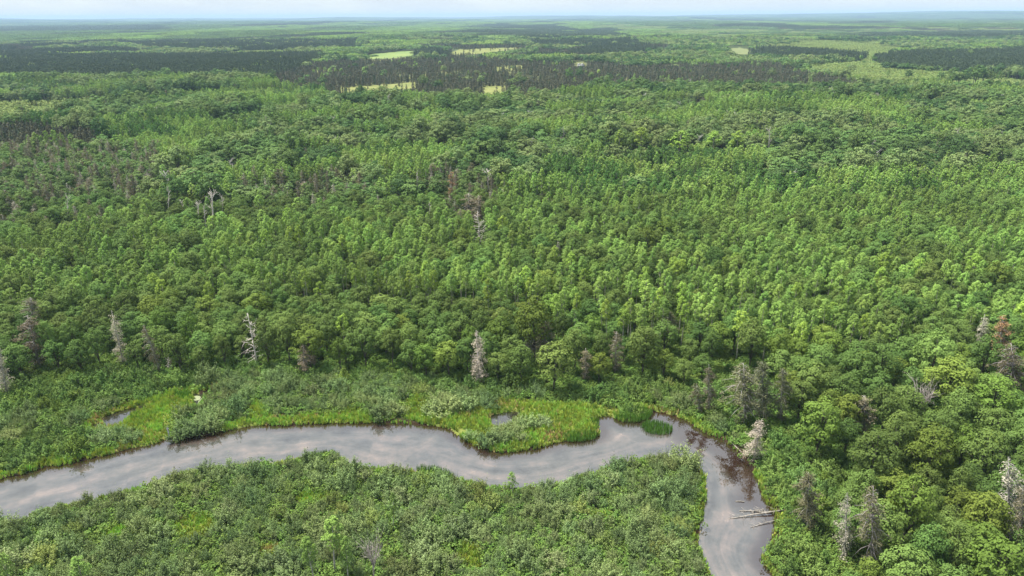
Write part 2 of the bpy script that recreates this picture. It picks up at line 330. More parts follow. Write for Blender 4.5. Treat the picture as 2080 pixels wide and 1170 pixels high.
def fieldmat(name, c1, c2, s):
    m, t = newmat(name); l = t.links.new
    geo = N(t, 'ShaderNodeNewGeometry'); n1 = N(t, 'ShaderNodeTexNoise'); n1.inputs['Scale'].default_value = s; n1.inputs['Detail'].default_value = 6; l(geo.outputs['Position'], n1.inputs['Vector'])
    r1 = N(t, 'ShaderNodeValToRGB'); e = r1.color_ramp.elements; e[0].position = .38; e[0].color = (*c1, 1); e[1].position = .64; e[1].color = (*c2, 1); l(n1.outputs['Fac'], r1.inputs[0])
    p = N(t, 'ShaderNodeBsdfPrincipled'); p.inputs['Roughness'].default_value = .95; p.inputs['Specular IOR Level'].default_value = .1; l(r1.outputs[0], p.inputs['Base Color'])
    o = N(t, 'ShaderNodeOutputMaterial'); l(p.outputs[0], o.inputs['Surface']); return m
def watermat(flow=True):
    m, t = newmat('river_water' if flow else 'pond_water'); l = t.links.new
    geo = N(t, 'ShaderNodeNewGeometry')
    bn = N(t, 'ShaderNodeTexNoise'); bn.inputs['Scale'].default_value = .7; bn.inputs['Detail'].default_value = 3; l(geo.outputs['Position'], bn.inputs['Vector'])
    bp = N(t, 'ShaderNodeBump'); bp.inputs['Strength'].default_value = .012; bp.inputs['Distance'].default_value = .3; l(bn.outputs['Fac'], bp.inputs['Height'])
    p = N(t, 'ShaderNodeBsdfPrincipled'); p.inputs['Roughness'].default_value = .04; p.inputs['IOR'].default_value = 1.33
    if flow:
        u = N(t, 'ShaderNodeAttribute', attribute_name='along'); v = N(t, 'ShaderNodeAttribute', attribute_name='across')
        cb = N(t, 'ShaderNodeCombineXYZ'); l(mathn(t, 'MULTIPLY', u.outputs['Fac'], .045), cb.inputs[0]); l(mathn(t, 'MULTIPLY', v.outputs['Fac'], 2.6), cb.inputs[1])
        n1 = N(t, 'ShaderNodeTexNoise'); n1.inputs['Scale'].default_value = 1.6; n1.inputs['Detail'].default_value = 8; n1.inputs['Roughness'].default_value = .6; n1.inputs['Distortion'].default_value = .12; l(cb.outputs[0], n1.inputs['Vector'])
        n2 = N(t, 'ShaderNodeTexNoise'); n2.inputs['Scale'].default_value = .22; n2.inputs['Detail'].default_value = 9; n2.inputs['Roughness'].default_value = .68; l(geo.outputs['Position'], n2.inputs['Vector'])
        bar = N(t, 'ShaderNodeAttribute', attribute_name='bar')
        s = mathn(t, 'ADD', mathn(t, 'MULTIPLY', bar.outputs['Fac'], .075), mathn(t, 'ADD', mathn(t, 'MULTIPLY', n1.outputs['Fac'], .52), mathn(t, 'MULTIPLY', n2.outputs['Fac'], .48)))
        r = N(t, 'ShaderNodeValToRGB'); r.color_ramp.elements[0].position = .38; r.color_ramp.elements[0].color = (.022, .020, .019, 1)
        r.color_ramp.elements[1].position = .68; r.color_ramp.elements[1].color = (.20, .152, .13, 1)
        e = r.color_ramp.elements.new(.50); e.color = (.066, .064, .060, 1); e = r.color_ramp.elements.new(.58); e.color = (.112, .094, .086, 1); l(s, r.inputs[0])
        # tree reflections painted dark brown by the outer bank, sand bars in the middle
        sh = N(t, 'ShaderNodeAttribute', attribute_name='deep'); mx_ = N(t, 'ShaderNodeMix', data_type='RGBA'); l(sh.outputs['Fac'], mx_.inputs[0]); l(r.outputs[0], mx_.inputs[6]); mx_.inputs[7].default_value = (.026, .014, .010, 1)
        l(mx_.outputs[2], p.inputs['Base Color'])
    else: p.inputs['Base Color'].default_value = (.02, .016, .014, 1)
    l(bp.outputs[0], p.inputs['Normal'])
    gl = N(t, 'ShaderNodeBsdfGlossy'); gl.inputs['Roughness'].default_value = .03; l(bp.outputs[0], gl.inputs['Normal'])
    ms = N(t, 'ShaderNodeMixShader'); lw = N(t, 'ShaderNodeFresnel'); lw.inputs['IOR'].default_value = 3.5; l(lw.outputs[0], ms.inputs[0]); l(p.outputs[0], ms.inputs[1]); l(gl.outputs[0], ms.inputs[2])
    o = N(t, 'ShaderNodeOutputMaterial'); l(ms.outputs[0], o.inputs['Surface']); return m

# ------------------------------------------------------------------ ground: one polar sheet out past the horizon hills, split into its covers
rad = np.concatenate([np.arange(45, 85, 4), np.arange(85, 215, .7), 215 * (1.012 ** np.arange(0, 420))]); rad = rad[rad < 32000]
ang = R(1) * np.concatenate([np.arange(-180, -50, 5), np.arange(-50, 50, .16), np.arange(50, 180, 5)])
A, Rr = np.meshgrid(ang, rad); GX, GY = (Rr * np.sin(A)).ravel(), (Rr * np.cos(A)).ravel()
GZ = relief(GX, GY); gp = np.stack([GX, GY], 1)
sdw = np.full(len(gp), 99.0); nearm = (np.hypot(GX, GY) < 330) & (np.abs(np.arctan2(GX, GY)) < R(52)); sdw[nearm] = watersd(gp[nearm])
GZ = np.where(sdw < 8, -0.7 + (GZ + .7) * sstep(-.8, .5, sdw) , GZ)
V = np.stack([GX, GY, GZ], 1)
na, nr = len(ang), len(rad)
ii, jj = np.meshgrid(np.arange(nr - 1), np.arange(na), indexing='ij'); j2 = (jj + 1) % na
Fq = np.stack([ii * na + jj, ii * na + j2, (ii + 1) * na + j2, (ii + 1) * na + jj], -1).reshape(-1, 4)
pp = project(V); front = GY > 100
cover = np.zeros(len(V), int)
for k, f in enumerate(FIELDS): cover[front & (np.hypot(GX, GY) > 500) & inpoly(pp, f)] = k + 1
for s_ in SEDGE: cover[inpoly(gp, s_)] = 20
for zq in (ZP['regen'][0], ZP['young'][0]): cover[(cover == 0) & front & (np.hypot(GX, GY) > 600) & inpoly(pp, zq)] = 31
cover[(cover == 0) & front & (np.hypot(GX, GY) > 600) & inpoly(pp, ZP['pbrown'][0])] = 30
attrs = dict(far=sstep(1500, 4000, np.hypot(GX, GY)), mud=1 - sstep(.3, 2.2, sdw))
fc = cover[Fq[:, 0]]
gridmesh('ground', V, Fq[fc == 0], groundmat(), attrs)['kind'] = 'structure'
fm = {1: fieldmat('hay_green', (.13, .19, .06), (.17, .22, .07), .02), 3: fieldmat('stubble', (.12, .15, .06), (.15, .17, .075), .03), 4: fieldmat('meadow_yellow', (.13, .155, .05), (.19, .20, .07), .05)}
for k, mk, lab in ((1, 1, 0), (2, 4, 0), (3, 3, 0), (4, 4, 0), (5, 4, 0), (6, 4, 0), (7, 4, 0)):
    if (fc == k).any(): gridmesh('field', V, Fq[fc == k], fm[mk])['kind'] = 'structure'
gridmesh('regrowth', V, Fq[fc == 31], fieldmat('regrowth_ground', (.11, .155, .05), (.15, .19, .065), .03))['kind'] = 'structure'
gridmesh('heath', V, Fq[fc == 30], fieldmat('open_heath', (.06, .075, .03), (.15, .16, .06), .04))['kind'] = 'structure'
gridmesh('marsh', V, Fq[fc == 20], fieldmat('marsh_ground', (.10, .13, .03), (.16, .18, .045), .6))['kind'] = 'structure'

# river: its own sheet at water level, with flow coordinates
wm = nearm & (sdw < 2.5)
rv = inpoly(gp, RIVER) | (polydist(gp[:, :], RIVER[::3], True)[0] < 3)
wf = Fq[(wm & rv)[Fq].all(1)]
dn, arc = np.zeros(len(gp)), np.zeros(len(gp)); ds = np.zeros(len(gp)); sel = wm & rv
dn[sel], arc[sel] = polydist(gp[sel], NBg); ds[sel] = polydist(gp[sel], SBg)[0]
across = dn / np.maximum(dn + ds, .1)
bend = sstep(1290, 1400, pp[:, 0]) * (1 - sstep(1020, 1060, pp[:, 1]))
deep = np.clip((1 - sstep(1.0, 4.0, dn)) * 1.0 + bend * (1 - sstep(.34, .72, across + .1 * wob(GX, GY, 6))), 0, 1)  # deep: mask for dark tree reflections painted into the water colour, not depth
cc = .55 + .2 * wob(arc, 0 * arc, 70, 2); bar = np.exp(-((across - cc) / .09) ** 2) * .9 + .8 * sstep(1060, 1110, pp[:, 1]) * sstep(1440, 1480, pp[:, 0]) * (wob(GX, GY, 9, 3) > -.2)
WV = np.stack([GX, GY, np.zeros(len(GX))], 1)
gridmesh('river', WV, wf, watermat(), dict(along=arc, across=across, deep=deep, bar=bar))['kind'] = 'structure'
pw = watermat(False)
for p in PONDS:
    c = p.mean(0); q = c + (p - c) * 1.12; mb = MB(); n = len(q)
    mb.add(np.vstack([np.c_[q, np.full(n, .004)], [[*c, .004]]]), [(i, (i + 1) % n, n) if AREA(q) > 0 else ((i + 1) % n, i, n) for i in range(n)])
    link('pond', mb.mesh('pond', pw))['kind'] = 'structure'

# ------------------------------------------------------------------ plant builders: each gives (trunk MB, crown MB) at a nominal size
def sph(n):
    d = rng.normal(size=(n, 3)); return d / np.linalg.norm(d, axis=1, keepdims=True)
def puff(mb, c, r, n, size, flat=.8, up=.45, jit=.32, core=.74, mat=0, outw=(0, 0, 0)):
    d = sph(n); d[:, 2] = np.where(d[:, 2] < -.35, -d[:, 2], d[:, 2])
    P = np.asarray(c) + d * np.array([r, r, r * flat]) * rng.uniform(core, 1, n)[:, None]
    mb.leaves(P, d * .8 + np.asarray(outw) + [0, 0, up] + rng.normal(size=(n, 3)) * jit, size, mat=mat)
def broad(W=8.0, Ht=11.0, z0=2.2, nc=30, per=80, size=.46, irr=.16):
    cr_, tr_ = MB(), MB()
    cz = (z0 + Ht) / 2 + .3; rz = (Ht - z0) / 2 * .84; rx = W / 2 * .76
    tops = []
    for i in range(nc):
        u = 1 - 1.62 * (i + .5) / nc; a = i * 2.39996 + rng.normal() * .25; s = math.sqrt(max(0, 1 - u * u)); k = 1 + rng.normal() * irr
        c = np.array([rx * s * math.cos(a) * k, rx * s * math.sin(a) * k, cz + rz * u * (1 + rng.normal() * irr * .5)]); tops.append(c)
        on = np.array([s * math.cos(a), s * math.sin(a), u]) * .6
        puff(cr_, c, W * rng.uniform(.125, .19), int(per * rng.uniform(.6, 1.3)), size, up=.25, outw=on)
    puff(cr_, (0, 0, cz), rx * .75, per * 2, size * 1.3, flat=rz / rx)
    tr_.tube([(0, 0, -.4), (.05, .05, z0), (.1, -.05, cz), (0, 0, Ht - 1.6)], [.24, .19, .12, .05], 6)
    for c in tops[::3]: tr_.tube([(0, 0, z0 * .9 + rng.uniform(0, 1.2)), c * [.5, .5, 1] - [0, 0, 1], c], [.10, .07, .03], 4)
    return tr_, cr_
def aspen(W=4.2, Ht=13.0, z0=4.2, nc=20, per=58, size=.40):
    cr_, tr_ = MB(), MB()
    for i in range(nc):
        f = (i + .5) / nc; z = z0 + .5 + (Ht - z0 - 1.0) * f ** .9; a = i * 2.39996 + rng.normal() * .4
        rr = W / 2 * .78 * min(1, .5 + 1.8 * f) * (1 - f) ** .45 * rng.uniform(.7, 1.2); r = W * rng.uniform(.15, .22) * (1.15 - .45 * f)
        puff(cr_, (rr * math.cos(a), rr * math.sin(a), z), r, int(per * rng.uniform(.6, 1.25)), size, flat=1.1, up=.25, jit=.35, core=.65, outw=(.45 * math.cos(a) * (1 - f), .45 * math.sin(a) * (1 - f), .5 * f))
    tr_.tube([(0, 0, -.4), (.06, 0, 3), (-.05, .08, 7), (0, 0, Ht - .6)], [.2, .17, .11, .03], 6)
    for i in range(7):
        a = rng.uniform(0, 6.28); z = rng.uniform(z0 - .6, Ht - 3.5); tr_.tube([(0, 0, z), (.9 * math.cos(a), .9 * math.sin(a), z + .9)], [.05, .02], 4)
    return tr_, cr_
def shrub(W=4.6, Ht=3.2, nc=26, per=80, size=.25):
    """multi stemmed scrub: uneven upright plumes fanning from the root"""
    cr_, tr_ = MB(), MB(); ex, lop = rng.uniform(.7, 1.3), rng.uniform(0, 6.28)
    for i in range(nc):
        f = math.sqrt((i + .5) / nc); a = i * 2.39996 + rng.normal() * .4; rr = W / 2 * .86 * f * (1 + .3 * math.cos(a - lop))
        z = Ht * (1 - .55 * f ** 2) * rng.uniform(.62, 1.12); c = np.array([rr * math.cos(a) * ex, rr * math.sin(a) / ex, z - .4]); r = W * rng.uniform(.06, .11)
        n = int(per * rng.uniform(.5, 1.4)); d = sph(n); out_ = np.array([math.cos(a) * f * .7, math.sin(a) * f * .7, .9]); t = rng.normal(size=n)[:, None] * .55
        P = c + d * r * rng.uniform(.3, 1, n)[:, None] + out_ * t * r * 2.0
        cr_.leaves(P, d * .9 + out_ * .8 + rng.normal(size=(n, 3)) * .45, size, asp=.5)
        n = per // 3; P = c * [.9, .9, .5] + rng.normal(size=(n, 3)) * [r, r, Ht * .18]; P[:, 2] = np.abs(P[:, 2]); cr_.leaves(P, rng.normal(size=(n, 3)) + out_, size * 1.3)
        if i % 4 == 0: tr_.tube([(0, 0, -.2), c * [.5, .5, .55], c], [.05, .04, .02], 4)
    return tr_, cr_
def spruce(W=3.4, Ht=12.0, z0=1.6, dens=1.0, size=.34, bare=.15, twig=True, droop=.3, top=.45):
    """ragged boreal conifer: wispy see-through sprays of uneven length about a straight stem"""
    cr_, tr_ = MB(), MB(); z = z0; lop = rng.uniform(0, 6.28)
    tr_.tube([(0, 0, -.4), (0.05, 0, Ht * .5), (0, 0, Ht)], [.18, .12, .03], 6)
    while z < Ht - .1:
        f = (z - z0) / (Ht - z0); Lm = W / 2 * min(1, (1 - f) / top) ** .6 * min(1, .45 + 1.4 * f) + .12; gap = rng.random() < bare
        for _ in range(int(3 + 3 * rng.random())):
            a = rng.uniform(0, 6.28); Lb = Lm * rng.uniform(.35, 1.25) * (1 + .25 * math.cos(a - lop)); dx, dy = math.cos(a), math.sin(a); up = (f - .45) * .7
            p1 = np.array([dx * Lb * .55, dy * Lb * .55, z + (up - droop * .2) * Lb * .5]); p2 = np.array([dx * Lb, dy * Lb, z + (up - droop) * Lb])
            if twig and Lb > .4: tr_.tube([(0, 0, z), p1, p2], [.045, .032, .014], 3)
            if gap or rng.random() < bare: continue
            for q_ in range(int(1 + 2.2 * Lb)):
                t = rng.uniform(.3, 1.02); c = np.array([0, 0, z]) * (1 - t) + p2 * t + rng.normal(size=3) * [.12, .12, .1]; n = max(3, int(15 * dens * rng.uniform(.5, 1.4)))
                P = c + rng.normal(size=(n, 3)) * [.26, .26, .15] - [0, 0, .08]; cr_.leaves(P, rng.normal(size=(n, 3)) * .6 + [dx * .35, dy * .35, .7], size, asp=.4)
        z += rng.uniform(.30, .52)
    return tr_, cr_
def snag(Ht=12.0, W=4.0, nb=26, z0=2.0, up=.25, sub=3, th=1.5, fork=False):
    """bare dead tree"""
    tr_, br_ = MB(), MB(); ww = [np.array([rng.normal() * .12, rng.normal() * .12, 0]) for _ in range(6)]
    pts = [np.array([0, 0, -.3])] + [np.array([0, 0, Ht * k / 5]) + ww[k] * (k < 5) for k in range(1, 6)]
    tr_.tube(pts, [.22 * th, .19 * th, .15 * th, .12 * th, .08 * th, .03 * th], 6)
    for i in range(nb):
        f = (i + rng.random()) / nb; z = z0 + (Ht - z0 - .3) * f; a = rng.uniform(0, 6.28)
        Lb = (W / 2) * ((1 - f) ** .6 if not fork else 1 - abs(f - .6) * .7) * rng.uniform(.35, 1.15) + .2; u = up + rng.normal() * .2
        d = np.array([math.cos(a), math.sin(a), u]); b = np.array([0, 0, z]); m = b + d * Lb * .55 + rng.normal(size=3) * .1; e = b + d * Lb + [0, 0, rng.normal() * .2 + .12 * Lb]
        br_.tube([b, m, e], [.065 * th, .045 * th, .016 * th], 4)
        for _ in range(sub):
            s = rng.uniform(.35, .95); q = b + (m - b) * min(1, s / .55) if s < .55 else m + (e - m) * (s - .55) / .45
            br_.tube([q, q + (d + rng.normal(size=3) * .8) * Lb * .35], [.028 * th, .010 * th], 3)
    return tr_, br_
def bare_broad(Ht=8, W=7, n=14):
    tr_, br_ = MB(), MB(); tr_.tube([(0, 0, -.3), (.1, 0, Ht * .4), (0, .1, Ht * .6)], [.25, .2, .12], 6)
    for i in range(n):
        a = i * 2.4; rr = W / 2 * rng.uniform(.4, 1); b = np.array([0, 0, Ht * rng.uniform(.28, .55)]); e = np.array([rr * math.cos(a), rr * math.sin(a), Ht * rng.uniform(.75, 1)]); m = (b + e) / 2 + rng.normal(size=3) * .25
        br_.tube([b, m, e], [.11, .075, .025], 4)
        for _ in range(12):
            s = rng.uniform(.3, 1); q = b + (e - b) * s; dd = (e - b) / np.linalg.norm(e - b) + rng.normal(size=3) * .6; g = q + dd * rng.uniform(.6, 1.5)
            br_.tube([q, g], [.045, .015], 3); br_.tube([g, g + (dd + rng.normal(size=3) * .6) * .5], [.02, .01], 3)
    return tr_, br_
def lod_round(W, Ht, z0, n, size):
    mb = MB(); d = sph(n); d[:, 2] = np.abs(d[:, 2]) * 1.1 - .35; cz = (z0 + Ht) / 2; rz = (Ht - z0) / 2; k = rng.uniform(.62, 1, n)[:, None]
    mb.leaves(d * [W / 2, W / 2, rz] * k + [0, 0, cz], d + [0, 0, .5] + rng.normal(size=(n, 3)) * .4, size, asp=.75); return mb
def lod_cone(W, Ht, z0, n, size):
    mb = MB(); f = rng.random(n) ** 1.15; a = rng.uniform(0, 6.28, n); rr = W / 2 * np.minimum(1, .6 + f) * (1 - f) ** .6 * rng.uniform(.6, 1, n)
    P = np.stack([rr * np.cos(a), rr * np.sin(a), z0 + (Ht - z0) * f], 1); Nn = np.stack([np.cos(a), np.sin(a), np.full(n, 1.1)], 1) + rng.normal(size=(n, 3)) * .35
    mb.leaves(P, Nn, size, asp=.6); mb.tube([(0, 0, -.5), (0, 0, Ht * .95)], [.12, .03], 3, mat=1); return mb
def join(tr_, cr_):
    mb = MB(); mb.add(np.vstack(cr_.v), cr_.f, 0); mb.add(np.vstack(tr_.v), tr_.f, 1); return mb

# meshes shared by every copy of a kind
def variants(nv, fn, tname, cname, tm, cm):
    r = []
    for k in range(nv):
        t_, c_ = fn(k); r.append((t_.mesh(tname, tm), c_.mesh(cname, cm)))
    return r
KIT = {}
KIT['aspen'] = variants(6, lambda k: aspen(4.2 + .2 * k, 13, 4.6 + .7 * (k % 4), per=62), 'aspen_trunk', 'aspen_crown', M['birch'], M['aspen'])
KIT['aspentall'] = variants(4, lambda k: aspen(4.0 + .2 * k, 14.5, 7.0 + .4 * k, nc=16, per=60), 'aspen_trunk', 'aspen_crown', M['birch'], M['aspen'])
KIT['broad'] = variants(6, lambda k: broad(8, 11, 1.6 + .4 * (k % 3), nc=26 + 2 * k, per=84), 'broadleaf_trunk', 'broadleaf_crown', M['bark'], M['broad'])
KIT['shrub'] = variants(7, lambda k: shrub(4.4 + .2 * k, 3.2, nc=24 + k), 'shrub_stems', 'shrub_foliage', M['bark'], M['willow'])
KIT['alder'] = variants(4, lambda k: shrub(4.6, 3.4, nc=22, per=64, size=.31), 'alder_stems', 'alder_foliage', M['bark'], M['alder'])
KIT['spruce'] = variants(4, lambda k: spruce(4.0 + .4 * k, 12, 1.4, bare=.14 + .06 * k), 'spruce_trunk', 'spruce_crown', M['silver'], M['needle'])
KIT['greyspruce'] = variants(3, lambda k: spruce(3.6 + .4 * k, 12, 1.0, dens=.75, size=.27, bare=.12 + .09 * k, droop=.45 + .2 * k, top=.75), 'dead_spruce_trunk', 'dead_spruce_twigs', M['silver'], M['lichen'])
KIT['brownspruce'] = variants(2, lambda k: spruce(3.4, 12, 1.5, dens=.85, size=.3, bare=.2), 'brown_spruce_trunk', 'brown_spruce_crown', M['silver'], M['brownn'])
KIT['rustspruce'] = variants(1, lambda k: spruce(3.8, 12, 2.5, dens=1.0, top=.7), 'rusty_spruce_trunk', 'rusty_spruce_crown', M['silver'], M['rust'])
KIT['snag'] = variants(3, lambda k: snag(12, 4.6, 40, z0=1.6, up=.05 + .1 * k, sub=4, th=.85), 'snag_trunk', 'snag_branches', M['deadwood'], M['deadwood'])
KIT['birchsnag'] = variants(2, lambda k: snag(12, 4.5, 12, z0=6, up=.9, th=2.0, fork=True), 'birch_snag_trunk', 'birch_snag_branches', M['deadwood'], M['deadwood'])
KIT['barebroad'] = variants(2, lambda k: bare_broad(), 'bare_trunk', 'bare_branches', M['silver'], M['silver'])

# source meshes for the woods that are one mass, kept in collections outside the scene
def source(name, mb, mats):
    o = bpy.data.objects.new(name, mb.mesh(name, mats)); return o
def joined(key):
    r = []
    for k, (t_, c_) in enumerate(KIT[key]):
        me = bpy.data.meshes.new(key + '_whole'); o = bpy.data.objects.new(f'{key}_whole_{k}', me)
        vt = np.empty(len(t_.vertices) * 3); t_.vertices.foreach_get('co', vt); vc = np.empty(len(c_.vertices) * 3); c_.vertices.foreach_get('co', vc)
        mb = MB(); mb.add(vc.reshape(-1, 3), [tuple(p.vertices) for p in c_.polygons], 0); mb.add(vt.reshape(-1, 3), [tuple(p.vertices) for p in t_.polygons], 1)
        r.append(bpy.data.objects.new(f'{key}_whole', mb.mesh(f'{key}_whole', [c_.materials[0], t_.materials[0]])))
    return r
def many(n, fn, name, mats): return [source(name, fn(k), mats) for k in range(n)]
SRC = dict(
 aspentall_hi=joined('aspentall'),
 aspen_hi=joined('aspen'), broad_hi=joined('broad'), shrub_hi=joined('shrub'), alder_hi=joined('alder'), spruce_hi=joined('spruce'), grey_hi=joined('greyspruce'), brown_hi=joined('brownspruce'), bsnag_hi=joined('birchsnag'),
 aspen_mid=many(4, lambda k: join(*aspen(4.8, 13, 4.6, nc=15, per=34, size=.60)), 'aspen_mid', [M['aspen'], M['birch']]),
 oak_mid=many(5, lambda k: join(*broad(8.4, 12, 3.0, nc=19, per=52, size=.70, irr=.18)), 'oak_mid', [M['oak'], M['bark']]),
 aspen_lo=many(3, lambda k: lod_round(4.8, 13, 4, 90, 1.15), 'aspen_low', [M['aspen'], M['birch']]),
 oak_lo=many(4, lambda k: lod_round(8.6, 12, 2.5, 190, 1.35), 'oak_low', [M['oak'], M['bark']]),
 pdark_lo=many(3, lambda k: lod_cone(5.0, 14, .8, 110, 1.5), 'pine_low', [M['pdark'], M['bark']]),
 pbrown_lo=many(3, lambda k: lod_cone(4.4, 10, .3, 110, 1.25), 'tamarack_low', [M['pbrown'], M['bark']]),
 dead_lo=many(2, lambda k: lod_cone(3.8, 13, 2, 50, 1.0), 'dead_low', [M['brownn'], M['silver']]),
 young_lo=many(3, lambda k: lod_round(3.6, 5.5, .5, 44, 1.2), 'sapling_low', [M['young'], M['bark']]))

SRC['birch_mid'] = many(3, lambda k: join(*aspen(4.6, 12, 4, nc=14, per=14, size=.7)), 'birch_mid', [M['willow'], M['birch']])
for sp, tones in (('aspen', ((.215, .330, .080), None, (.078, .158, .036))), ('oak', ((.145, .205, .074), None, (.064, .122, .038)))):
    for k, c in enumerate(tones):
        mt = M[sp] if c is None else leafmat(f'{sp}_leaves_{"pale" if k == 0 else "dark"}', c, val=.2)
        for lod in ('mid', 'lo'):
            SRC[f'{sp}_{lod}{k}'] = []
            for o in SRC[f'{sp}_{lod}']:
                me = o.data.copy(); me.materials[0] = mt; SRC[f'{sp}_{lod}{k}'].append(bpy.data.objects.new(o.name, me))
def rot2(v, a): 
    c, s = math.cos(a), math.sin(a); return v @ np.array([[c, s, 0], [-s, c, 0], [0, 0, 1]])
def patch(kind, S=66.0):
    mb = MB(); mats = {'dec': M['oak'], 'asp': M['aspen'], 'pdark': M['pdark'], 'pbrown': M['pbrown'], 'young': M['young']}[kind]
    sp = {'dec': 8.2, 'asp': 5.6, 'pdark': 5.0, 'pbrown': 6.0, 'young': 5.0}[kind]; g = np.arange(-S / 2, S / 2, sp)
    for x in g:
        for y in g:
            px_, py_ = x + rng.uniform(-.4, .4) * sp, y + rng.uniform(-.4, .4) * sp; h = {'dec': 12.5, 'asp': 12, 'pdark': 14, 'pbrown': 10, 'young': 5}[kind] * rng.uniform(.82, 1.15)
            s = sp * 1.15
            t_ = (lod_cone(s, h, 2, 16, 2.6) if kind[0] == 'p' else lod_round(s, h, h * .25, 16, 2.7))
            mb.add(np.vstack(t_.v)[:64] + [px_, py_, 0], t_.f[:16])
    return source('canopy_patch', mb, mats)
for kk in ('dec', 'asp', 'pdark', 'pbrown', 'young'): SRC['patch_' + kk] = [patch(kk) for _ in range(3)]

def stuff(name, label, items):
    """ONE mass: points that carry copies of the source plants. items: (source key, xyz array, rotation z array, scale (n,3) array)"""
    coll = bpy.data.collections.new(name + '_sources'); base = {}; n = 0
    for key, *_ in items:
        if key not in base:
            base[key] = n
            for o in SRC[key]:
                c = o.copy(); c.name = f'{name}_source_{n:04d}'; coll.objects.link(c); n += 1
    P, Rz, S, I = [], [], [], []
    for key, xyz, rz, s in items:
        if len(xyz) == 0: continue
        P.append(xyz); Rz.append(rz); S.append(s); I.append(base[key] + rng.integers(0, len(SRC[key]), len(xyz)))
    P = np.vstack(P); Rz = np.concatenate(Rz); S = np.vstack(S); I = np.concatenate(I)
    me = bpy.data.meshes.new(name); me.vertices.add(len(P)); me.vertices.foreach_set('co', P.ravel())
    a = me.attributes.new('spin', 'FLOAT_VECTOR', 'POINT'); a.data.foreach_set('vector', np.stack([np.zeros(len(P)), np.zeros(len(P)), Rz], 1).ravel())
    a = me.attributes.new('size', 'FLOAT_VECTOR', 'POINT'); a.data.foreach_set('vector', S.ravel())
    a = me.attributes.new('pick', 'INT', 'POINT'); a.data.foreach_set('value', I.astype(np.int32))
    o = link(name, me); tag(o, label, None, None, 'stuff')
    g = bpy.data.node_groups.new(name, 'GeometryNodeTree'); g.interface.new_socket('Geometry', in_out='INPUT', socket_type='NodeSocketGeometry'); g.interface.new_socket('Geometry', in_out='OUTPUT', socket_type='NodeSocketGeometry')
    gi = N(g, 'NodeGroupInput'); go = N(g, 'NodeGroupOutput'); ci = N(g, 'GeometryNodeCollectionInfo'); ci.inputs[0].default_value = coll; ci.inputs['Separate Children'].default_value = True; ci.inputs['Reset Children'].default_value = True
    ip = N(g, 'GeometryNodeInstanceOnPoints'); ip.inputs['Pick Instance'].default_value = True
    def at(nm, ty): n_ = N(g, 'GeometryNodeInputNamedAttribute', data_type=ty); n_.inputs['Name'].default_value = nm; return n_.outputs['Attribute']
    l = g.links.new; l(gi.outputs[0], ip.inputs['Points']); l(ci.outputs[0], ip.inputs['Instance']); l(at('pick', 'INT'), ip.inputs['Instance Index']); l(at('spin', 'FLOAT_VECTOR'), ip.inputs['Rotation']); l(at('size', 'FLOAT_VECTOR'), ip.inputs['Scale'])
    l(ip.outputs[0], go.inputs[0]); md = o.modifiers.new('scatter', 'NODES'); md.node_group = g
    return o

# ------------------------------------------------------------------ individual plants
TONES = {'pale': (1.22, 1.16, 1.15), 'mid': (1, 1, 1), 'deep': (.78, .82, .82), 'yellow': (1.2, 1.12, .85), 'grey': (1.1, 1.03, 1.15)}
NAMES = dict(aspentall=('aspen_tree', 'tree'), aspen=('aspen_tree', 'tree'), broad=('broadleaf_tree', 'tree'), shrub=('willow_shrub', 'shrub'), alder=('alder_shrub', 'shrub'), spruce=('spruce_tree', 'spruce'), greyspruce=('dead_spruce', 'dead tree'), brownspruce=('brown_spruce', 'spruce'),
             rustspruce=('rusty_spruce', 'spruce'), snag=('bare_snag', 'dead tree'), birchsnag=('birch_snag', 'dead tree'), barebroad=('bare_tree', 'dead tree'))
PART = {k: ('trunk', 'crown') for k in KIT}; PART.update(shrub=('stems', 'foliage'), alder=('stems', 'foliage'), snag=('trunk', 'branches'), birchsnag=('trunk', 'branches'), barebroad=('trunk', 'branches'), greyspruce=('trunk', 'dead_twigs'))
NOM = dict(aspentall=14.5, aspen=13, broad=11, shrub=3.2, alder=3.4, spruce=12, greyspruce=12, brownspruce=12, rustspruce=12, snag=12, birchsnag=12, barebroad=8)
NOMW = dict(aspentall=4.2, aspen=4.4, broad=8, shrub=4.8, alder=4.6, spruce=4.0, greyspruce=3.8, brownspruce=3.4, rustspruce=3.8, snag=4.4, birchsnag=4.5, barebroad=7)
FIRST = {}
def plant(kind, x, y, z, h, w, tone='mid', lean=(0, 0), var=None, rz=None):
    """copy one of the kind's plants: the thing, its trunk and its crown"""
    k = int(rng.integers(len(KIT[kind]))) if var is None else var % len(KIT[kind])
    key = (kind, k)
    if key not in FIRST:
        r = bpy.data.objects.new(NAMES[kind][0], None); r.empty_display_size = .5
        FIRST[key] = (r, [bpy.data.objects.new(PART[kind][i], KIT[kind][k][i]) for i in (0, 1)]); r0, parts = r, FIRST[key][1]
    else:
        src, ps = FIRST[key]; r0 = src.copy(); parts = [p.copy() for p in ps]
    COL.objects.link(r0)
    sx = w / NOMW[kind]; Mx = Matrix.Translation((x, y, z)) @ Matrix.Rotation(lean[0], 4, 'Y') @ Matrix.Rotation(lean[1], 4, 'X') @ Matrix.Rotation(rng.uniform(0, 6.28) if rz is None else rz, 4, 'Z') @ Matrix.Diagonal((sx, sx, h / NOM[kind], 1))
    r0.matrix_world = Mx
    for p in parts: COL.objects.link(p); p.parent = r0; p.matrix_parent_inverse = Matrix.Identity(4)
    parts[1].color = (*TONES[tone], 1)
    if kind in ('greyspruce', 'snag', 'barebroad', 'spruce', 'brownspruce', 'birchsnag'): parts[0].color = parts[1].color
    r0['category'] = NAMES[kind][1]
    return r0
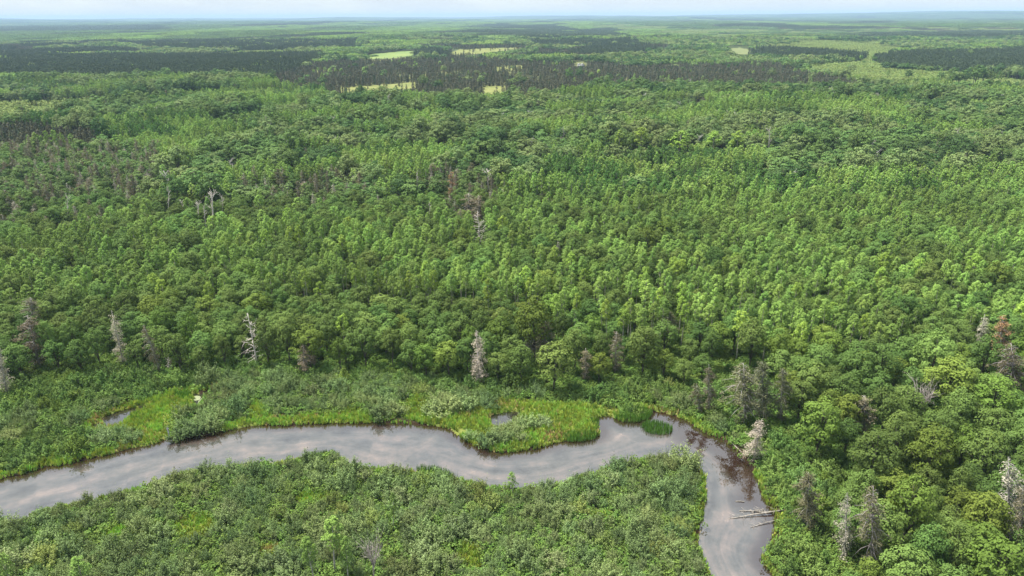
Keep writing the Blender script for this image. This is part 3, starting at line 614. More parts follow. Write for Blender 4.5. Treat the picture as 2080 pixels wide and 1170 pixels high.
def rooted(base, top):
    """place and height of a thing whose foot and tip show at two picture points (its stem in an upright plane square to the view)"""
    z = .42; g = ground([base], z)[0]
    for _ in range(4): z = float(relief(g[:1], g[1:])[0]); g = ground([base], z)[0]
    d = rays([top])[0]; t = g[1] / d[1]; X, Z = d[0] * t, H + d[2] * t
    return g[0], g[1], z, max(1.2, Z - z), math.atan2(X - g[0], Z - z), g[1] / F * 1.06    # ..., metres per pixel
TREES = []          # (kind, x, y, z, h, w, tone) with picture position, chosen later
marks = []          # landmarks: (phrase, px, py)
placed = []
def special(kind, base, top, wpx, label, phrase=None, tone='mid', var=None):
    x, y, z, h, ln, mpp = rooted(base, top)
    o = plant(kind, x, y, z, h / max(.6, math.cos(ln)), wpx * mpp, tone, (ln, 0), var); o['label'] = label
    placed.append((x, y, wpx * mpp / 2))
    if y < 300: placed.append((x * (1 - 2.6 / y), y - 2.6, 1.6)); placed.append((x * (1 - 5 / y), y - 5, 1.2))
    if 225 < y < 330: placed.extend([(x * (1 - k / y), y - k, 1.3) for k in (8, 11, 14, 18)])
    if phrase: marks.append((phrase, (base[0] + top[0]) / 2, (base[1] + top[1]) / 2))
    return o
SP = special
SP('greyspruce', (252, 742), (226, 630), 34, 'pale grey dead spruce leaning left with shaggy drooping twigs, left of the bare white snag', 'the leaning shaggy dead spruce', 'pale', 0)
SP('snag', (523, 740), (503, 636), 50, 'bare white snag with a straight trunk and sideways stub branches at the forest edge', 'the bare white snag', 'pale', 0)
SP('brownspruce', (326, 756), (292, 660), 24, 'thin brownish spruce leaning left over the willow thicket', 'the thin leaning spruce', 'mid', 0)
SP('brownspruce', (82, 748), (55, 640), 46, 'tall grey brown spruce with a full top above the left willow thicket', 'the tall grey brown spruce', 'mid', 1)
SP('brownspruce', (72, 690), (62, 604), 40, 'grey brown spruce standing behind the tall grey brown spruce', None, 'deep', 0)
SP('greyspruce', (14, 798), (-6, 700), 36, 'dead grey spruce cut by the left edge of the photo', 'the left edge dead spruce', 'mid', 1)
SP('snag', (344, 752), (341, 720), 14, 'short broken white stub beside the thin leaning spruce', None, 'pale', 1)
SP('brownspruce', (618, 758), (616, 700), 30, 'small twisted brown conifer under the wide round tree', 'the small twisted brown conifer', 'pale', 1)
SP('brownspruce', (640, 745), (632, 706), 16, 'smaller bent brown conifer leaning on the small twisted brown one', None, 'pale', 0)
SP('greyspruce', (974, 778), (967, 670), 42, 'silver grey dead spruce with ragged hanging twigs standing alone in the shrubs', 'the ragged silver dead spruce', 'pale', 2)
SP('spruce', (1106, 745), (1108, 652), 52, 'olive brown spruce rising behind the round tree with dead lower limbs', 'the olive brown spruce', 'mid', 0)
SP('barebroad', (1080, 740), (1082, 695), 48, 'low mauve grey dead bush beside the olive brown spruce', 'the mauve dead bush', 'mid', 0)
SP('brownspruce', (1188, 775), (1190, 708), 30, 'small grey brown spruce left of the lone slim spruce', 'the small grey brown spruce', 'pale', 1)
SP('brownspruce', (1250, 760), (1252, 673), 32, 'lone slim brown grey spruce standing in the shrubs below the aspens', 'the lone slim spruce', 'mid', 0)
SP('spruce', (1362, 694), (1360, 634), 28, 'small brown grey spruce against the dark front of the aspen stand', 'the spruce against the aspens', 'mid', 1)
SP('brownspruce', (1440, 840), (1440, 740), 30, 'slim brown grey spruce on the bank left of the spruce trio', 'the slim bank spruce', 'deep', 1)
SP('spruce', (1424, 842), (1414, 780), 26, 'short olive spruce crowding the slim bank spruce', None, 'mid', 2)
SP('spruce', (1514, 862), (1510, 738), 68, 'broadest and nearest spruce of the grey green trio on the bank', 'the broad spruce of the trio', 'mid', 2)
SP('spruce', (1552, 850), (1548, 735), 52, 'middle spruce of the grey green trio on the bank', 'the middle spruce of the trio', 'deep', 1)
SP('spruce', (1584, 858), (1590, 748), 36, 'slimmest spruce of the grey green trio, its right hand one', 'the slim spruce of the trio', 'mid', 0)
SP('greyspruce', (1530, 935), (1548, 850), 46, 'silver dead tree leaning over the dark river bend with hanging twigs', 'the silver tree by the bend', 'pale', 1)
SP('spruce', (1640, 1070), (1642, 960), 58, 'grey olive spruce standing alone in the brush right of the fallen logs', 'the lone spruce by the logs', 'mid', 1)
SP('greyspruce', (1714, 1135), (1722, 1000), 44, 'tall silver grey dead spruce, slimmer one of the front pair', 'the silver spruce of the pair', 'mid', 2)
SP('spruce', (1768, 1160), (1774, 988), 64, 'tall olive spruce hung with grey twigs, wider one of the front pair', 'the wide spruce of the pair', 'grey', 2)
SP('brownspruce', (1755, 888), (1757, 803), 46, 'brown grey spruce with a bare grey foot between round trees', 'the brown spruce between round trees', 'mid', 0)
SP('barebroad', (1870, 862), (1872, 786), 66, 'bare grey tree with branches spread like a fan among green crowns', 'the bare fan shaped tree', 'pale', 1)
SP('greyspruce', (1988, 720), (2000, 638), 34, 'grey dead spruce left of the rusty orange spruce', 'the grey spruce by the rusty one', 'mid', 0)
SP('rustspruce', (2030, 745), (2036, 643), 46, 'rusty orange dying spruce at the right of the forest', 'the rusty orange spruce', 'mid', 0)
SP('spruce', (2060, 815), (2054, 698), 56, 'big sparse grey spruce in front of the rusty orange spruce', 'the big sparse grey spruce', 'grey', 2)
SP('snag', (1950, 738), (1944, 692), 20, 'small white bare snag between dark round crowns', 'the small white snag', 'pale', 2)
SP('greyspruce', (2052, 1095), (2048, 928), 72, 'large grey brown dead spruce at the right edge of the photo', 'the large right edge spruce', 'mid', 2)
SP('brownspruce', (2075, 1120), (2078, 985), 40, 'brown dead spruce half hidden at the right edge', None, 'mid', 1)
SP('barebroad', (760, 1182), (757, 1100), 60, 'bare grey dead bush with twisted branches at the bottom among the willows', 'the bare bush at the bottom', 'pale', 0)
SP('snag', (976, 506), (970, 428), 36, 'tall pale snag sticking out of the aspen canopy in the middle distance', 'the tall canopy snag', 'pale', 1)
SP('aspen', (800, 1078), (798, 1000), 26, 'x', None, 'deep', 0)['label'] = 'young slim aspen standing alone above the willow thicket'
for i, (b, t, w, lab) in enumerate((((140, 462), (136, 398), 12, 'white forked dead birch on the far left of the forest'), ((343, 446), (342, 384), 14, 'white dead birch standing alone left of the birch snag group'), ((404, 465), (402, 412), 14, 'left stub of the white birch snag group'),
        ((419, 470), (414, 418), 12, 'middle stub of the white birch snag group'), ((432, 462), (430, 392), 22, 'tallest forked tree of the white birch snag group'), ((452, 450), (451, 398), 14, 'right tree of the white birch snag group'),
        ((371, 452), (370, 408), 10, 'small broken birch just left of the white snag group'), ((118, 475), (82, 446), 12, 'pale fallen birch leaning far to the left over the canopy'), ((1562, 322), (1563, 262), 12, 'single pale snag among light green trees in the distance'),
        ((1690, 318), (1692, 284), 22, 'forked pale snag in the distant right forest'), ((1758, 330), (1762, 284), 20, 'pale snag with two tops in the distant right forest'), ((1775, 335), (1772, 290), 12, 'thin pale snag beside the two topped snag'),
        ((992, 388), (992, 346), 20, 'pale bare crown above the aspens in the distance'), ((848, 395), (847, 350), 10, 'thin white birch trunk in the distant forest'), ((1022, 420), (1022, 385), 8, 'thin white trunk left of the bright aspens'), ((872, 455), (873, 415), 12, 'white forked birch behind the brown conifers'))):
    SP('birchsnag', b, t, w, lab, {0: 'the far left dead birch', 4: 'the white birch snag group'}.get(i), 'pale', i)
for i, (b, t, w, k, lab) in enumerate((((918, 420), (917, 348), 22, 'rustspruce', 'reddish dying spruce in the middle of the far canopy'), ((955, 450), (952, 392), 34, 'brownspruce', 'dark brown conifer behind the tall canopy snag'), ((974, 455), (972, 396), 26, 'brownspruce', 'brown conifer right behind the tall canopy snag'),
        ((1134, 530), (1133, 488), 16, 'greyspruce', 'dark grey dead spruce deep in the aspen canopy'), ((172, 432), (170, 412), 16, 'rustspruce', 'small rusty tree top in the left far forest'), ((620, 402), (618, 368), 24, 'brownspruce', 'brown conifer in the far left centre canopy'))):
    SP(k, b, t, w, lab, None, 'deep' if i == 3 else 'mid', i)
# green trees one can point to: (centre x, top y, width px, foot y, tone)
EXPL = [(342, 627, 52, 712, 'yellow'), (405, 636, 40, 730, 'yellow'), (158, 650, 48, 735, 'mid'), (112, 655, 44, 745, 'pale'), (205, 668, 48, 745, 'mid'), (370, 678, 54, 758, 'mid'), (415, 704, 40, 757, 'pale'), (460, 680, 36, 748, 'mid'), (546, 660, 54, 742, 'mid'),
        (590, 650, 58, 738, 'pale'), (632, 664, 70, 750, 'yellow'), (692, 690, 34, 756, 'yellow'), (744, 664, 62, 748, 'mid'), (798, 672, 44, 745, 'mid'), (836, 660, 50, 742, 'pale'), (900, 668, 60, 748, 'mid'), (955, 666, 44, 742, 'yellow'), (978, 632, 46, 712, 'mid'),
        (944, 614, 50, 690, 'mid'), (1086, 612, 80, 738, 'yellow'), (1040, 684, 60, 755, 'pale'), (1124, 696, 84, 790, 'pale'), (1168, 672, 62, 760, 'pale'), (1304, 667, 70, 762, 'pale'), (1020, 634, 42, 705, 'deep'), (1222, 682, 46, 752, 'deep'), (1145, 640, 40, 715, 'deep'),
        (1522, 653, 64, 752, 'mid'), (1570, 680, 54, 765, 'yellow'), (1438, 672, 46, 752, 'mid'), (1780, 702, 78, 805, 'mid'), (1884, 680, 84, 790, 'pale'), (1918, 732, 100, 835, 'yellow'), (1987, 682, 66, 785, 'deep'), (1657, 818, 96, 925, 'yellow'), (1757, 882, 114, 1005, 'mid'),
        (1807, 862, 74, 960, 'mid'), (1876, 872, 104, 995, 'yellow'), (1982, 880, 94, 985, 'pale'), (2005, 770, 96, 872, 'yellow'), (1938, 795, 66, 880, 'mid'), (1697, 764, 74, 850, 'mid'), (1790, 792, 84, 885, 'mid'), (1830, 976, 100, 1110, 'yellow'), (1986, 1008, 104, 1125, 'yellow'),
        (1868, 1070, 84, 1180, 'mid'), (1996, 1108, 150, 1260, 'yellow'), (1925, 1075, 84, 1190, 'mid'), (1878, 990, 54, 1075, 'mid'), (1757, 1138, 60, 1215, 'yellow'), (1935, 955, 54, 1035, 'mid'), (2060, 1070, 90, 1190, 'mid'), (1720, 1175, 70, 1260, 'mid'), (1620, 730, 50, 812, 'mid'),
        (655, 890, 44, 890, 'mid')][:-1]
for (cx, ty, w, fy, tn) in EXPL:
    x, y, z, h, ln, mpp = rooted((cx, fy), (cx, ty)); TREES.append(['broad', x, y, z, h, w * mpp, tn, True]); placed.append((x, y, w * mpp / 2))
for (cx, ty, w, fy, tn) in [(680, 1052, 60, 1168, 'pale'), (640, 1085, 46, 1190, 'mid'), (708, 1090, 40, 1185, 'mid'), (180, 1130, 50, 1215, 'mid'), (30, 1125, 40, 1200, 'mid'), (1042, 958, 22, 1005, 'mid')] + \
        [(1257, 264, 26, 322, 'yellow'), (1300, 258, 36, 322, 'yellow'), (1376, 264, 40, 322, 'yellow'), (1447, 266, 34, 320, 'yellow'), (1495, 264, 36, 322, 'yellow'), (700, 640, 30, 720, 'yellow')]:
    x, y, z, h, ln, mpp = rooted((cx, fy), (cx, ty)); TREES.append(['aspen', x, y, z, h, w * mpp, tn, True]); placed.append((x, y, w * mpp / 2))

for (cx, fy, w, tn) in [(770, 846, 50, 'mid'), (800, 838, 46, 'pale'), (785, 822, 40, 'mid'), (880, 838, 50, 'mid'), (915, 836, 60, 'pale'), (950, 830, 54, 'mid'), (990, 824, 44, 'deep'), (900, 820, 50, 'mid'), (955, 890, 30, 'mid'), (985, 900, 44, 'deep'),
                        (1012, 898, 52, 'mid'), (1018, 882, 40, 'pale'), (1045, 878, 40, 'mid'), (1075, 866, 44, 'pale'), (1105, 862, 36, 'grey'), (1055, 858, 28, 'grey'), (1060, 896, 34, 'grey'), (268, 896, 36, 'deep'), (365, 888, 44, 'deep'), (395, 880, 50, 'mid'), (430, 872, 48, 'pale')]:
    x, y = ground([(cx, fy)], .42)[0]; mpp = y / F * 1.06; TREES.append(['shrub', x, y, .42, w * mpp * .62, w * mpp * 1.15, tn, True]); placed.append((x, y, w * mpp * .4))
# ------------------------------------------------------------------ scatter the rest
cell = 6.0; grid = {}
def freeat(x, y, r, k=.8):
    ci, cj = int(x // cell), int(y // cell); q = int((r + 5) * k // cell) + 1
    for a in range(ci - q, ci + q + 1):
        for b in range(cj - q, cj + q + 1):
            for (u, v, s) in grid.get((a, b), ()):
                if (u - x) ** 2 + (v - y) ** 2 < ((r + s) * k) ** 2: return False
    return True
def put(x, y, r): grid.setdefault((int(x // cell), int(y // cell)), []).append((x, y, r))
for p in placed: put(*p)
def jitter(x0, x1, y0, y1, s):
    gx, gy = np.meshgrid(np.arange(x0, x1, s), np.arange(y0, y1, s)); q = np.stack([gx.ravel(), gy.ravel()], 1) + rng.uniform(-.45, .45, (gx.size, 2)) * s
    return q
sline = np.array(SHRUBLINE, float)
AZ = math.tan(R(41))
# near: to 330 m, real spacing between crowns
q = jitter(-290, 290, 82, 330, 1.6); q = q[np.abs(q[:, 0]) < AZ * q[:, 1] + 14]
sd_ = np.full(len(q), 99.); m_ = q[:, 1] < 300; sd_[m_] = watersd(q[m_]); q, sd_ = q[sd_ > .5], sd_[sd_ > .5]
b_px = project(np.c_[q, np.full(len(q), .42)]); t_px = project(np.c_[q, np.full(len(q), 9.5)])
insed = np.zeros(len(q), bool)
for s_ in SEDGE: insed |= inpoly(q, s_)
seddist = np.full(len(q), 99.)
for s_ in SEDGE: seddist = np.minimum(seddist, polydist(q, s_, True)[0])
south = inpoly(q, SOUTH)
edge_y = np.interp(b_px[:, 0], sline[:, 0], sline[:, 1]); east = b_px[:, 0] > 1500
brushz = np.zeros(len(q), bool)
for s_ in BRUSH_R: brushz |= inpoly(q, s_)
nshrub = (~south) & (~east) & (b_px[:, 1] > edge_y)
ez = zone(t_px, q[:, 0], q[:, 1]); relz = relief(q[:, 0], q[:, 1])
order = rng.permutation(len(q))
# larger crowns get the first pick of the ground
jobs = {'broad': [], 'aspen': [], 'shrub': []}
for i in order:
    x, y = q[i]
    if insed[i]: continue
    if south[i] or nshrub[i]:
        if sd_[i] > 1.6: jobs['shrub'].append(i)
    elif brushz[i]: 
        if rng.random() < .45: jobs['shrub'].append(i)
    elif ez[i] == 6 and not (east[i] and b_px[i, 1] > 790):
        jobs['aspen' if rng.random() < .94 else 'broad'].append(i)
    else:
        gap = 1120 < b_px[i, 0] < 1500 and 640 < b_px[i, 1] < 770
        if sd_[i] > 4 and (not gap or rng.random() < .12): jobs['broad'].append(i)
SPR = []
for i in jobs['broad']:
    x, y = q[i]; r = rng.uniform(2.5, 4.2) if y < 210 else rng.uniform(2.6, 4.3)
    if not freeat(x, y, r, .72): continue
    put(x, y, r)
    d5 = ez[i] == 5 and rng.random() < .3
    if d5: SPR.append((x, y, relz[i], rng.uniform(9, 13), rng.choice(['brownspruce', 'greyspruce', 'spruce']))); continue
    if rng.random() < .28 and ez[i] == 7 and y > 200: TREES.append(['aspen', x, y, relz[i], rng.uniform(10, 13.5), r * 1.5, rng.choice(['mid', 'pale', 'yellow']), False]); continue
    h = r * rng.uniform(2.1, 2.8) + 1.5
    TREES.append(['broad', x, y, relz[i], h, 2.1 * r, rng.choice(['mid', 'mid', 'deep', 'pale', 'yellow']), False])
for i in jobs['aspen']:
    x, y = q[i]; r = rng.uniform(1.5, 2.3)
    if not freeat(x, y, r, .86): continue
    put(x, y, r)
    if wob(x, y, 26, 13) + .6 * rng.normal() < -1.35: continue
    if (1110 < b_px[i, 0] < 1530 and b_px[i, 1] > 628) or (520 < b_px[i, 0] <= 1110 and b_px[i, 1] > 606): TREES.append(['aspentall', x, y, relz[i], rng.uniform(13, 16), r * 2.1, rng.choice(['mid', 'pale', 'yellow']), False]); continue
    TREES.append(['aspen', x, y, relz[i], rng.uniform(10.6, 13.4) + 1.6 * wob(x, y, 60, 6), r * 2.3, rng.choice(['mid', 'mid', 'pale', 'yellow', 'deep']), False])
for i in jobs['shrub']:
    x, y = q[i]; r = .8 + 1.9 * rng.random() ** 1.6
    if not freeat(x, y, r, .68) or sd_[i] < r * .75 + .6 or seddist[i] < r * .7: continue
    put(x, y, r); k = 'shrub' if (wob(x, y, 45, 3) > -.25 or south[i]) and not brushz[i] else 'alder'
    if not south[i] and b_px[i, 1] < edge_y[i] + 22 and rng.random() < .7: k = 'alder'
    TREES.append([k, x, y, relz[i], r * rng.uniform(1.0, 1.7) + .9, 2.5 * r, rng.choice(['mid', 'pale', 'deep', 'grey', 'yellow'], p=[.34, .22, .18, .16, .10]), False])

# individuals: the 300 of a kind that show largest; the remainder becomes the mass
MAXN = 300
kinds = {}
for t_ in TREES: kinds.setdefault(t_[0], []).append(t_)
chosen, rest = [], {}
for k, ls in kinds.items():
    P = np.array([[t[1], t[2], t[3] + t[4] * .7] for t in ls]); px = project(P); dist = np.linalg.norm(P - [0, 0, H], axis=1)
    vis = (px[:, 0] > -12) & (px[:, 0] < 2092) & (px[:, 1] > 0) & (px[:, 1] < 1185)
    sc_ = np.array([t[5] * t[4] for t in ls]) / dist ** 2 * vis + np.array([10. if t[7] else 0 for t in ls])
    lim = {'alder': 240, 'aspen': 225, 'aspentall': 75}.get(k, MAXN)
    o_ = np.argsort(-sc_); n = min(lim, int((sc_ > 0).sum()))
    for i in o_[:n]: chosen.append(ls[i] + [px[i]])
    rest[k] = [ls[i] for i in o_[n:]]

# wording for each: its look, its rank and the nearest thing one can find
marks += [('the fallen logs', 1540, 1048), ('the oval reed bed', 1333, 865), ('the pond in the sedge', 1026, 852), ('the left marsh pools', 245, 848), ('the pale floating mats', 405, 808), ('the river at the left edge', 20, 1000),
          ('the near bank reed bed', 880, 955), ('the bright reed spit', 665, 926), ('the sandy clearing among willows', 634, 1010), ('the sedge patch among willows', 390, 1075), ('the inner bend of the river', 1425, 950), ('the sedge peninsula tip', 1020, 915),
          ('the bottom left corner', 0, 1170), ('the lone slim young aspen', 958, 1035), ('the river at the bottom edge', 1500, 1120), ('the bottom right corner', 2080, 1170), ('the aspens at the bottom edge', 680, 1110)]
mk = np.array([[m[1], m[2]] for m in marks])
ORD = ['', 'second ', 'third ', 'fourth ', 'fifth ', 'sixth ', 'seventh ', 'eighth ', 'ninth ', 'tenth ']
def ordinal(n):
    if n < 10: return ORD[n]
    n += 1; return f"{n}{'th' if 10 < n % 100 < 14 else {1: 'st', 2: 'nd', 3: 'rd'}.get(n % 10, 'th')} "
GROUPS = dict(aspentall='tall aspens along the front of the dense stand', aspen='aspens of the dense stand', broad='round broadleaf trees around the river', shrub='willow shrubs along the river', alder='alder shrubs along the forest edge')
TW = dict(pale='pale', mid='green', deep='dark', yellow='yellowish', grey='greyish')
NOUN = dict(aspentall='tall aspen', aspen='aspen', broad='round tree', shrub='willow shrub', alder='alder shrub')
bucket = {}
for t_ in chosen:
    k, p = t_[0], t_[8]; c = p + [0, 0]; d = np.hypot(mk[:, 0] - c[0], (mk[:, 1] - c[1]) * 1.4); i = int(np.argmin(d)); dx, dy = c[0] - mk[i, 0], (c[1] - mk[i, 1]) * 1.4
    a = math.degrees(math.atan2(-dy, dx)) % 360
    dr = ['right of', 'behind and right of', 'behind', 'behind and left of', 'left of', 'in front and left of', 'in front of', 'in front and right of'][int(((a + 22.5) % 360) // 45)]
    bucket.setdefault((k, t_[6], i, dr), []).append((d[i], t_))
for (k, tn, i, dr), ls in bucket.items():
    for n, (_, t_) in enumerate(sorted(ls, key=lambda e: e[0])):
        o = plant(k, t_[1], t_[2], t_[3], t_[4], t_[5], tn, (rng.normal() * .03, rng.normal() * .03))
        w = (ordinal(n) + 'nearest ' if n else 'nearest ') + TW[tn] + ' ' + NOUN[k]
        o['label'] = f'{w} {dr} {marks[i][0]}'; o['group'] = GROUPS[k]
for j, (x, y, z, h, k) in enumerate(SPR):
    rest.setdefault(k, []).append([k, x, y, z, h, h * .3, 'mid', False])

def items(key, ls, kind):
    if not ls: return []
    a = np.array([[t[1], t[2], t[3]] for t in ls]); s = np.array([[t[5] / NOMW[kind], t[5] / NOMW[kind], t[4] / NOM[kind]] for t in ls])
    return [(key, a, rng.uniform(0, 6.28, len(a)), s)]
# middle distance (330 - 2600 m): trees of the zones
def band(y0, y1, s):
    q = jitter(-AZ * y1 - 20, AZ * y1 + 20, y0, y1, s); d = np.hypot(*q.T); return q[(np.abs(q[:, 0]) < AZ * q[:, 1] + 20)]
masses = {k: [] for k in ('aspen', 'broad', 'pine', 'tam', 'dead', 'young')}
infield = lambda px: np.any([inpoly(px, f) for f in FIELDS], axis=0)
def clear(q):
    ok = np.ones(len(q), bool)
    for (x, y, r) in placed:
        if y > 300: dx, dy = np.abs(q[:, 0] - x), q[:, 1] - y; ok &= ~((dx < 2.5 + r * .6) & (dy < 3.5) & (dy > -22))
    return ok
def sow(y0, y1, base_s, far):
    for code, s, keep in ((6, 4.0, .84), (7, 7.6, .9), (3, 4.2, .9), (4, 4.6, .72), (2, 3.6, .85), (1, 3.4, .8), (5, 5.4, .8)):
        s = s * base_s; q = band(y0, y1, s); z = relief(q[:, 0], q[:, 1]); hh = {6: 10, 7: 10, 3: 11, 4: 8, 2: 4, 1: 1.5, 5: 9}[code]
        zn = zone(project(np.c_[q, z + hh]), q[:, 0], q[:, 1]); k = (zn == code) & (rng.random(len(q)) < keep)
        if code == 4: k &= wob(q[:, 0], q[:, 1], 90, 8) > -.55 + .5 * rng.normal(size=len(q)) * .4
        wb = np.stack([9 * wob(q[:, 0], q[:, 1], 70, 5), 1.2 * wob(q[:, 0], q[:, 1], 90, 9)], 1); pb = project(np.c_[q, z]) + wb; fld = infield(pb) | (infield(project(np.c_[q, z + hh * 1.1]) + wb) & (rng.random(len(q)) < (.8 if code == 4 else 1))); k &= ~fld | ((code == 4) & (rng.random(len(q)) < .06))
        k &= ~((np.abs(pb[:, 0] - 1180) < 13) & (pb[:, 1] > 126) & (pb[:, 1] < 146)) & ~((np.abs(pb[:, 0] - 890) < 12) & (pb[:, 1] > 111) & (pb[:, 1] < 121))
        k &= clear(q)
        q, z = q[k], z[k]; n = len(q)
        if not n: continue
        P = np.c_[q, z]; rz = rng.uniform(0, 6.28, n); w = rng.uniform(.8, 1.25, n) * base_s ** .8; hgt = rng.uniform(.82, 1.15, n) * (1 + .12 * wob(q[:, 0], q[:, 1], 120, 5)); S = np.stack([w, w, hgt], 1)
        lod = 'lo' if far else 'mid'
        if code in (6, 7):
            st = stand(q[:, 0], q[:, 1]); tn = np.where(rng.random(n) < .25, rng.integers(0, 3, n), ST_t[st]); S[:, 2] *= ST_h[st]
        if code == 6:
            for t_ in range(3): masses['aspen'].append((f'aspen_{lod}{t_}', P[tn == t_], rz[tn == t_], S[tn == t_]))
        elif code == 7:
            big = rng.uniform(.85, 1.5, n)[:, None]; a = rng.random(n) < .14
            for t_ in range(3):
                b = (tn == t_) & ~a; masses['broad'].append((f'oak_{lod}{t_}', P[b], rz[b], S[b] * ([1.18, 1.18, 1] * (.25 + .75 * big[b])))); b = (tn == t_) & a; masses['aspen'].append((f'aspen_{lod}{t_}', P[b], rz[b], S[b]))
            e = rng.random(n) < .05; masses['dead'].append(('dead_lo' if far else 'brown_hi', P[e] + [3, 1, 0], rz[e], S[e] * [1, 1, 1.15])); e = rng.random(n) < (.0 if far else .02); masses['dead'].append(('bsnag_hi', P[e] + [3, -2, 0], rz[e], S[e] * [1, 1, 1.1]))
        elif code == 3: masses['pine'].append(('pdark_lo', P, rz, S))
        elif code == 4: 
            a = rng.random(n) < .12; masses['tam'].append(('pbrown_lo', P[~a], rz[~a], S[~a])); masses['pine'].append(('pdark_lo', P[a], rz[a], S[a] * .8))
        elif code == 5:
            u = rng.random(n); masses['broad'].append(('oak_mid', P[u < .42], rz[u < .42], S[u < .42] * .9)); a = (u >= .42) & (u < .66); masses['aspen'].append(('birch_mid', P[a], rz[a], S[a])); S[:, 2] *= np.where(u > .66, 1.2, 1)
            a = (u >= .66) & (u < .83); masses['dead'].append(('brown_hi', P[a], rz[a], S[a])); a = (u >= .83) & (u < .93); masses['dead'].append(('grey_hi', P[a], rz[a], S[a] * .9)); a = u >= .93; masses['dead'].append(('spruce_hi', P[a], rz[a], S[a]))
        else: masses['young'].append(('young_lo', P, rz, S * ([1, 1, 1] if code == 2 else [1, 1, .4])))
sow(330, 620, 1.0, False); sow(620, 1050, 1.08, False); sow(1050, 1700, 1.25, True); sow(1700, 2700, 1.6, True)
# beyond: patches of closed canopy
pt = {k: [] for k in ('dec', 'asp', 'pdark', 'pbrown', 'young')}
for y0, y1, s in ((2700, 6000, 62), (6000, 14000, 88)):
    q = band(y0, y1, s * .96); z = relief(q[:, 0], q[:, 1]); pb = project(np.c_[q, z + 8]); zn = zone(pb, q[:, 0], q[:, 1]); f = infield(project(np.c_[q, z])); sS = s / 62
    for code, key in ((7, 'dec'), (6, 'asp'), (3, 'pdark'), (4, 'pbrown'), (2, 'young'), (1, 'young')):
        k = (zn == code) & ~f; n = int(k.sum()); pt[key].append((f'patch_{key}', np.c_[q[k], z[k]], rng.integers(0, 4, n) * (math.pi / 2) + rng.normal(size=n) * .1, np.full((n, 3), sS) * [1, 1, .9 / sS ** .5]))
stuff('aspen_forest', 'unbroken light green aspen canopy filling the middle of the view', items('aspen_hi', rest.get('aspen', []), 'aspen') + items('aspentall_hi', rest.get('aspentall', []), 'aspentall') + masses['aspen'] + pt['asp'] + pt['young'] + masses['young'])
stuff('broadleaf_forest', 'rounded deciduous tree tops reaching back towards the horizon', items('broad_hi', rest.get('broad', []), 'broad') + masses['broad'] + pt['dec'])
stuff('pine_forest', 'dark green pine plantations far off on the plain', masses['pine'] + pt['pdark'])
stuff('tamarack_forest', 'brownish open tamarack wood around the far meadows', masses['tam'] + pt['pbrown'])
stuff('dead_conifer_scatter', 'grey and brown dying conifers mixed through the far canopy', sum([items(s_, rest.get(k, []), k) for s_, k in (('brown_hi', 'brownspruce'), ('grey_hi', 'greyspruce'), ('spruce_hi', 'spruce'))], []) + masses['dead'])
stuff('willow_thicket', 'dense grey green willow scrub along both river banks', items('shrub_hi', rest.get('shrub', []), 'shrub') + items('alder_hi', rest.get('alder', []), 'alder'))

# low growth: brush under and between, sedge tufts on the marsh and along the banks
def tuft(n=16, h=.9, r=.28, w=.075):
    mb = MB()
    for _ in range(n):
        a, b = rng.uniform(0, 6.28, 2); o_ = np.array([math.cos(a), math.sin(a), 0]) * r * rng.random(); s = np.array([math.cos(b), math.sin(b), 0]); t = o_ + s * rng.uniform(.05, .4) + [0, 0, h * rng.uniform(.6, 1.1)]
        e = np.array([-s[1], s[0], 0]) * w; mb.add([o_ - e, o_ + e, t + e * .25, t - e * .25], [(0, 1, 2, 3)])
    return mb
SRC['tuftdry'] = many(3, lambda k: tuft(12, .8), 'dry_sedge_tuft', [M['drysedge']])
SRC['tuft'] = many(4, lambda k: tuft(), 'sedge_tuft', [M['sedge']])
def low(k):
    mb = MB()
    for _ in range(7): puff(mb, (*rng.normal(size=2) * .55, rng.uniform(.3, .75)), .42, 22, .28, flat=.9, up=.5, jit=.6)
    return mb
SRC['low'] = many(4, low, 'low_brush', [M['brush']])
q = jitter(-260, 260, 82, 300, 1.15); q = q[np.abs(q[:, 0]) < AZ * q[:, 1] + 6]; sd_ = watersd(q); ins = np.zeros(len(q), bool)
for s_ in SEDGE: ins |= inpoly(q, s_)
k = (~ins) & (sd_ > 1.0) & (rng.random(len(q)) < np.where(q[:, 1] < 215, .8, .35)); p = q[k]; n = len(p)
s = rng.uniform(.7, 1.6, n); stuff('low_brush', 'low leafy brush and ferns covering the ground between shrubs and trees', [('low', np.c_[p, relief(p[:, 0], p[:, 1]) - .05], rng.uniform(0, 6.28, n), np.stack([s, s, s * rng.uniform(.7, 1.2, n)], 1))])
q = jitter(-150, 150, 84, 205, .5); sd_ = watersd(q); ins = np.zeros(len(q), bool)
for s_ in SEDGE: ins |= inpoly(q, s_)
fr = (sd_ > -.15) & (sd_ < 1.5 + 2.4 * wob(q[:, 0], q[:, 1], 14)) & ((rng.random(len(q)) < .85))
k = (ins & (sd_ > -.1)) | fr; p = q[k]; n = len(p); s = rng.uniform(.75, 1.3, n) * (1 + .25 * wob(p[:, 0], p[:, 1], 9, 4))
zz = np.where(sd_[k] < .5, .1, relief(p[:, 0], p[:, 1]))
dry = wob(p[:, 0], p[:, 1], 11, 7) + .5 * rng.normal(size=n) > 1.05; thin = (wob(p[:, 0], p[:, 1], 6, 15) + .4 * rng.normal(size=n) < -1.0); gz = np.c_[p, zz - .03]; rz_ = rng.uniform(0, 6.28, n); S3 = np.stack([s, s, s * rng.uniform(.6, 1.3, n)], 1)
stuff('sedge_grass', 'yellow green sedge covering the marsh and fringing the river banks', [(kk, gz[m], rz_[m], S3[m]) for kk, m in (('tuft', ~dry & ~thin), ('tuftdry', dry & ~thin))])

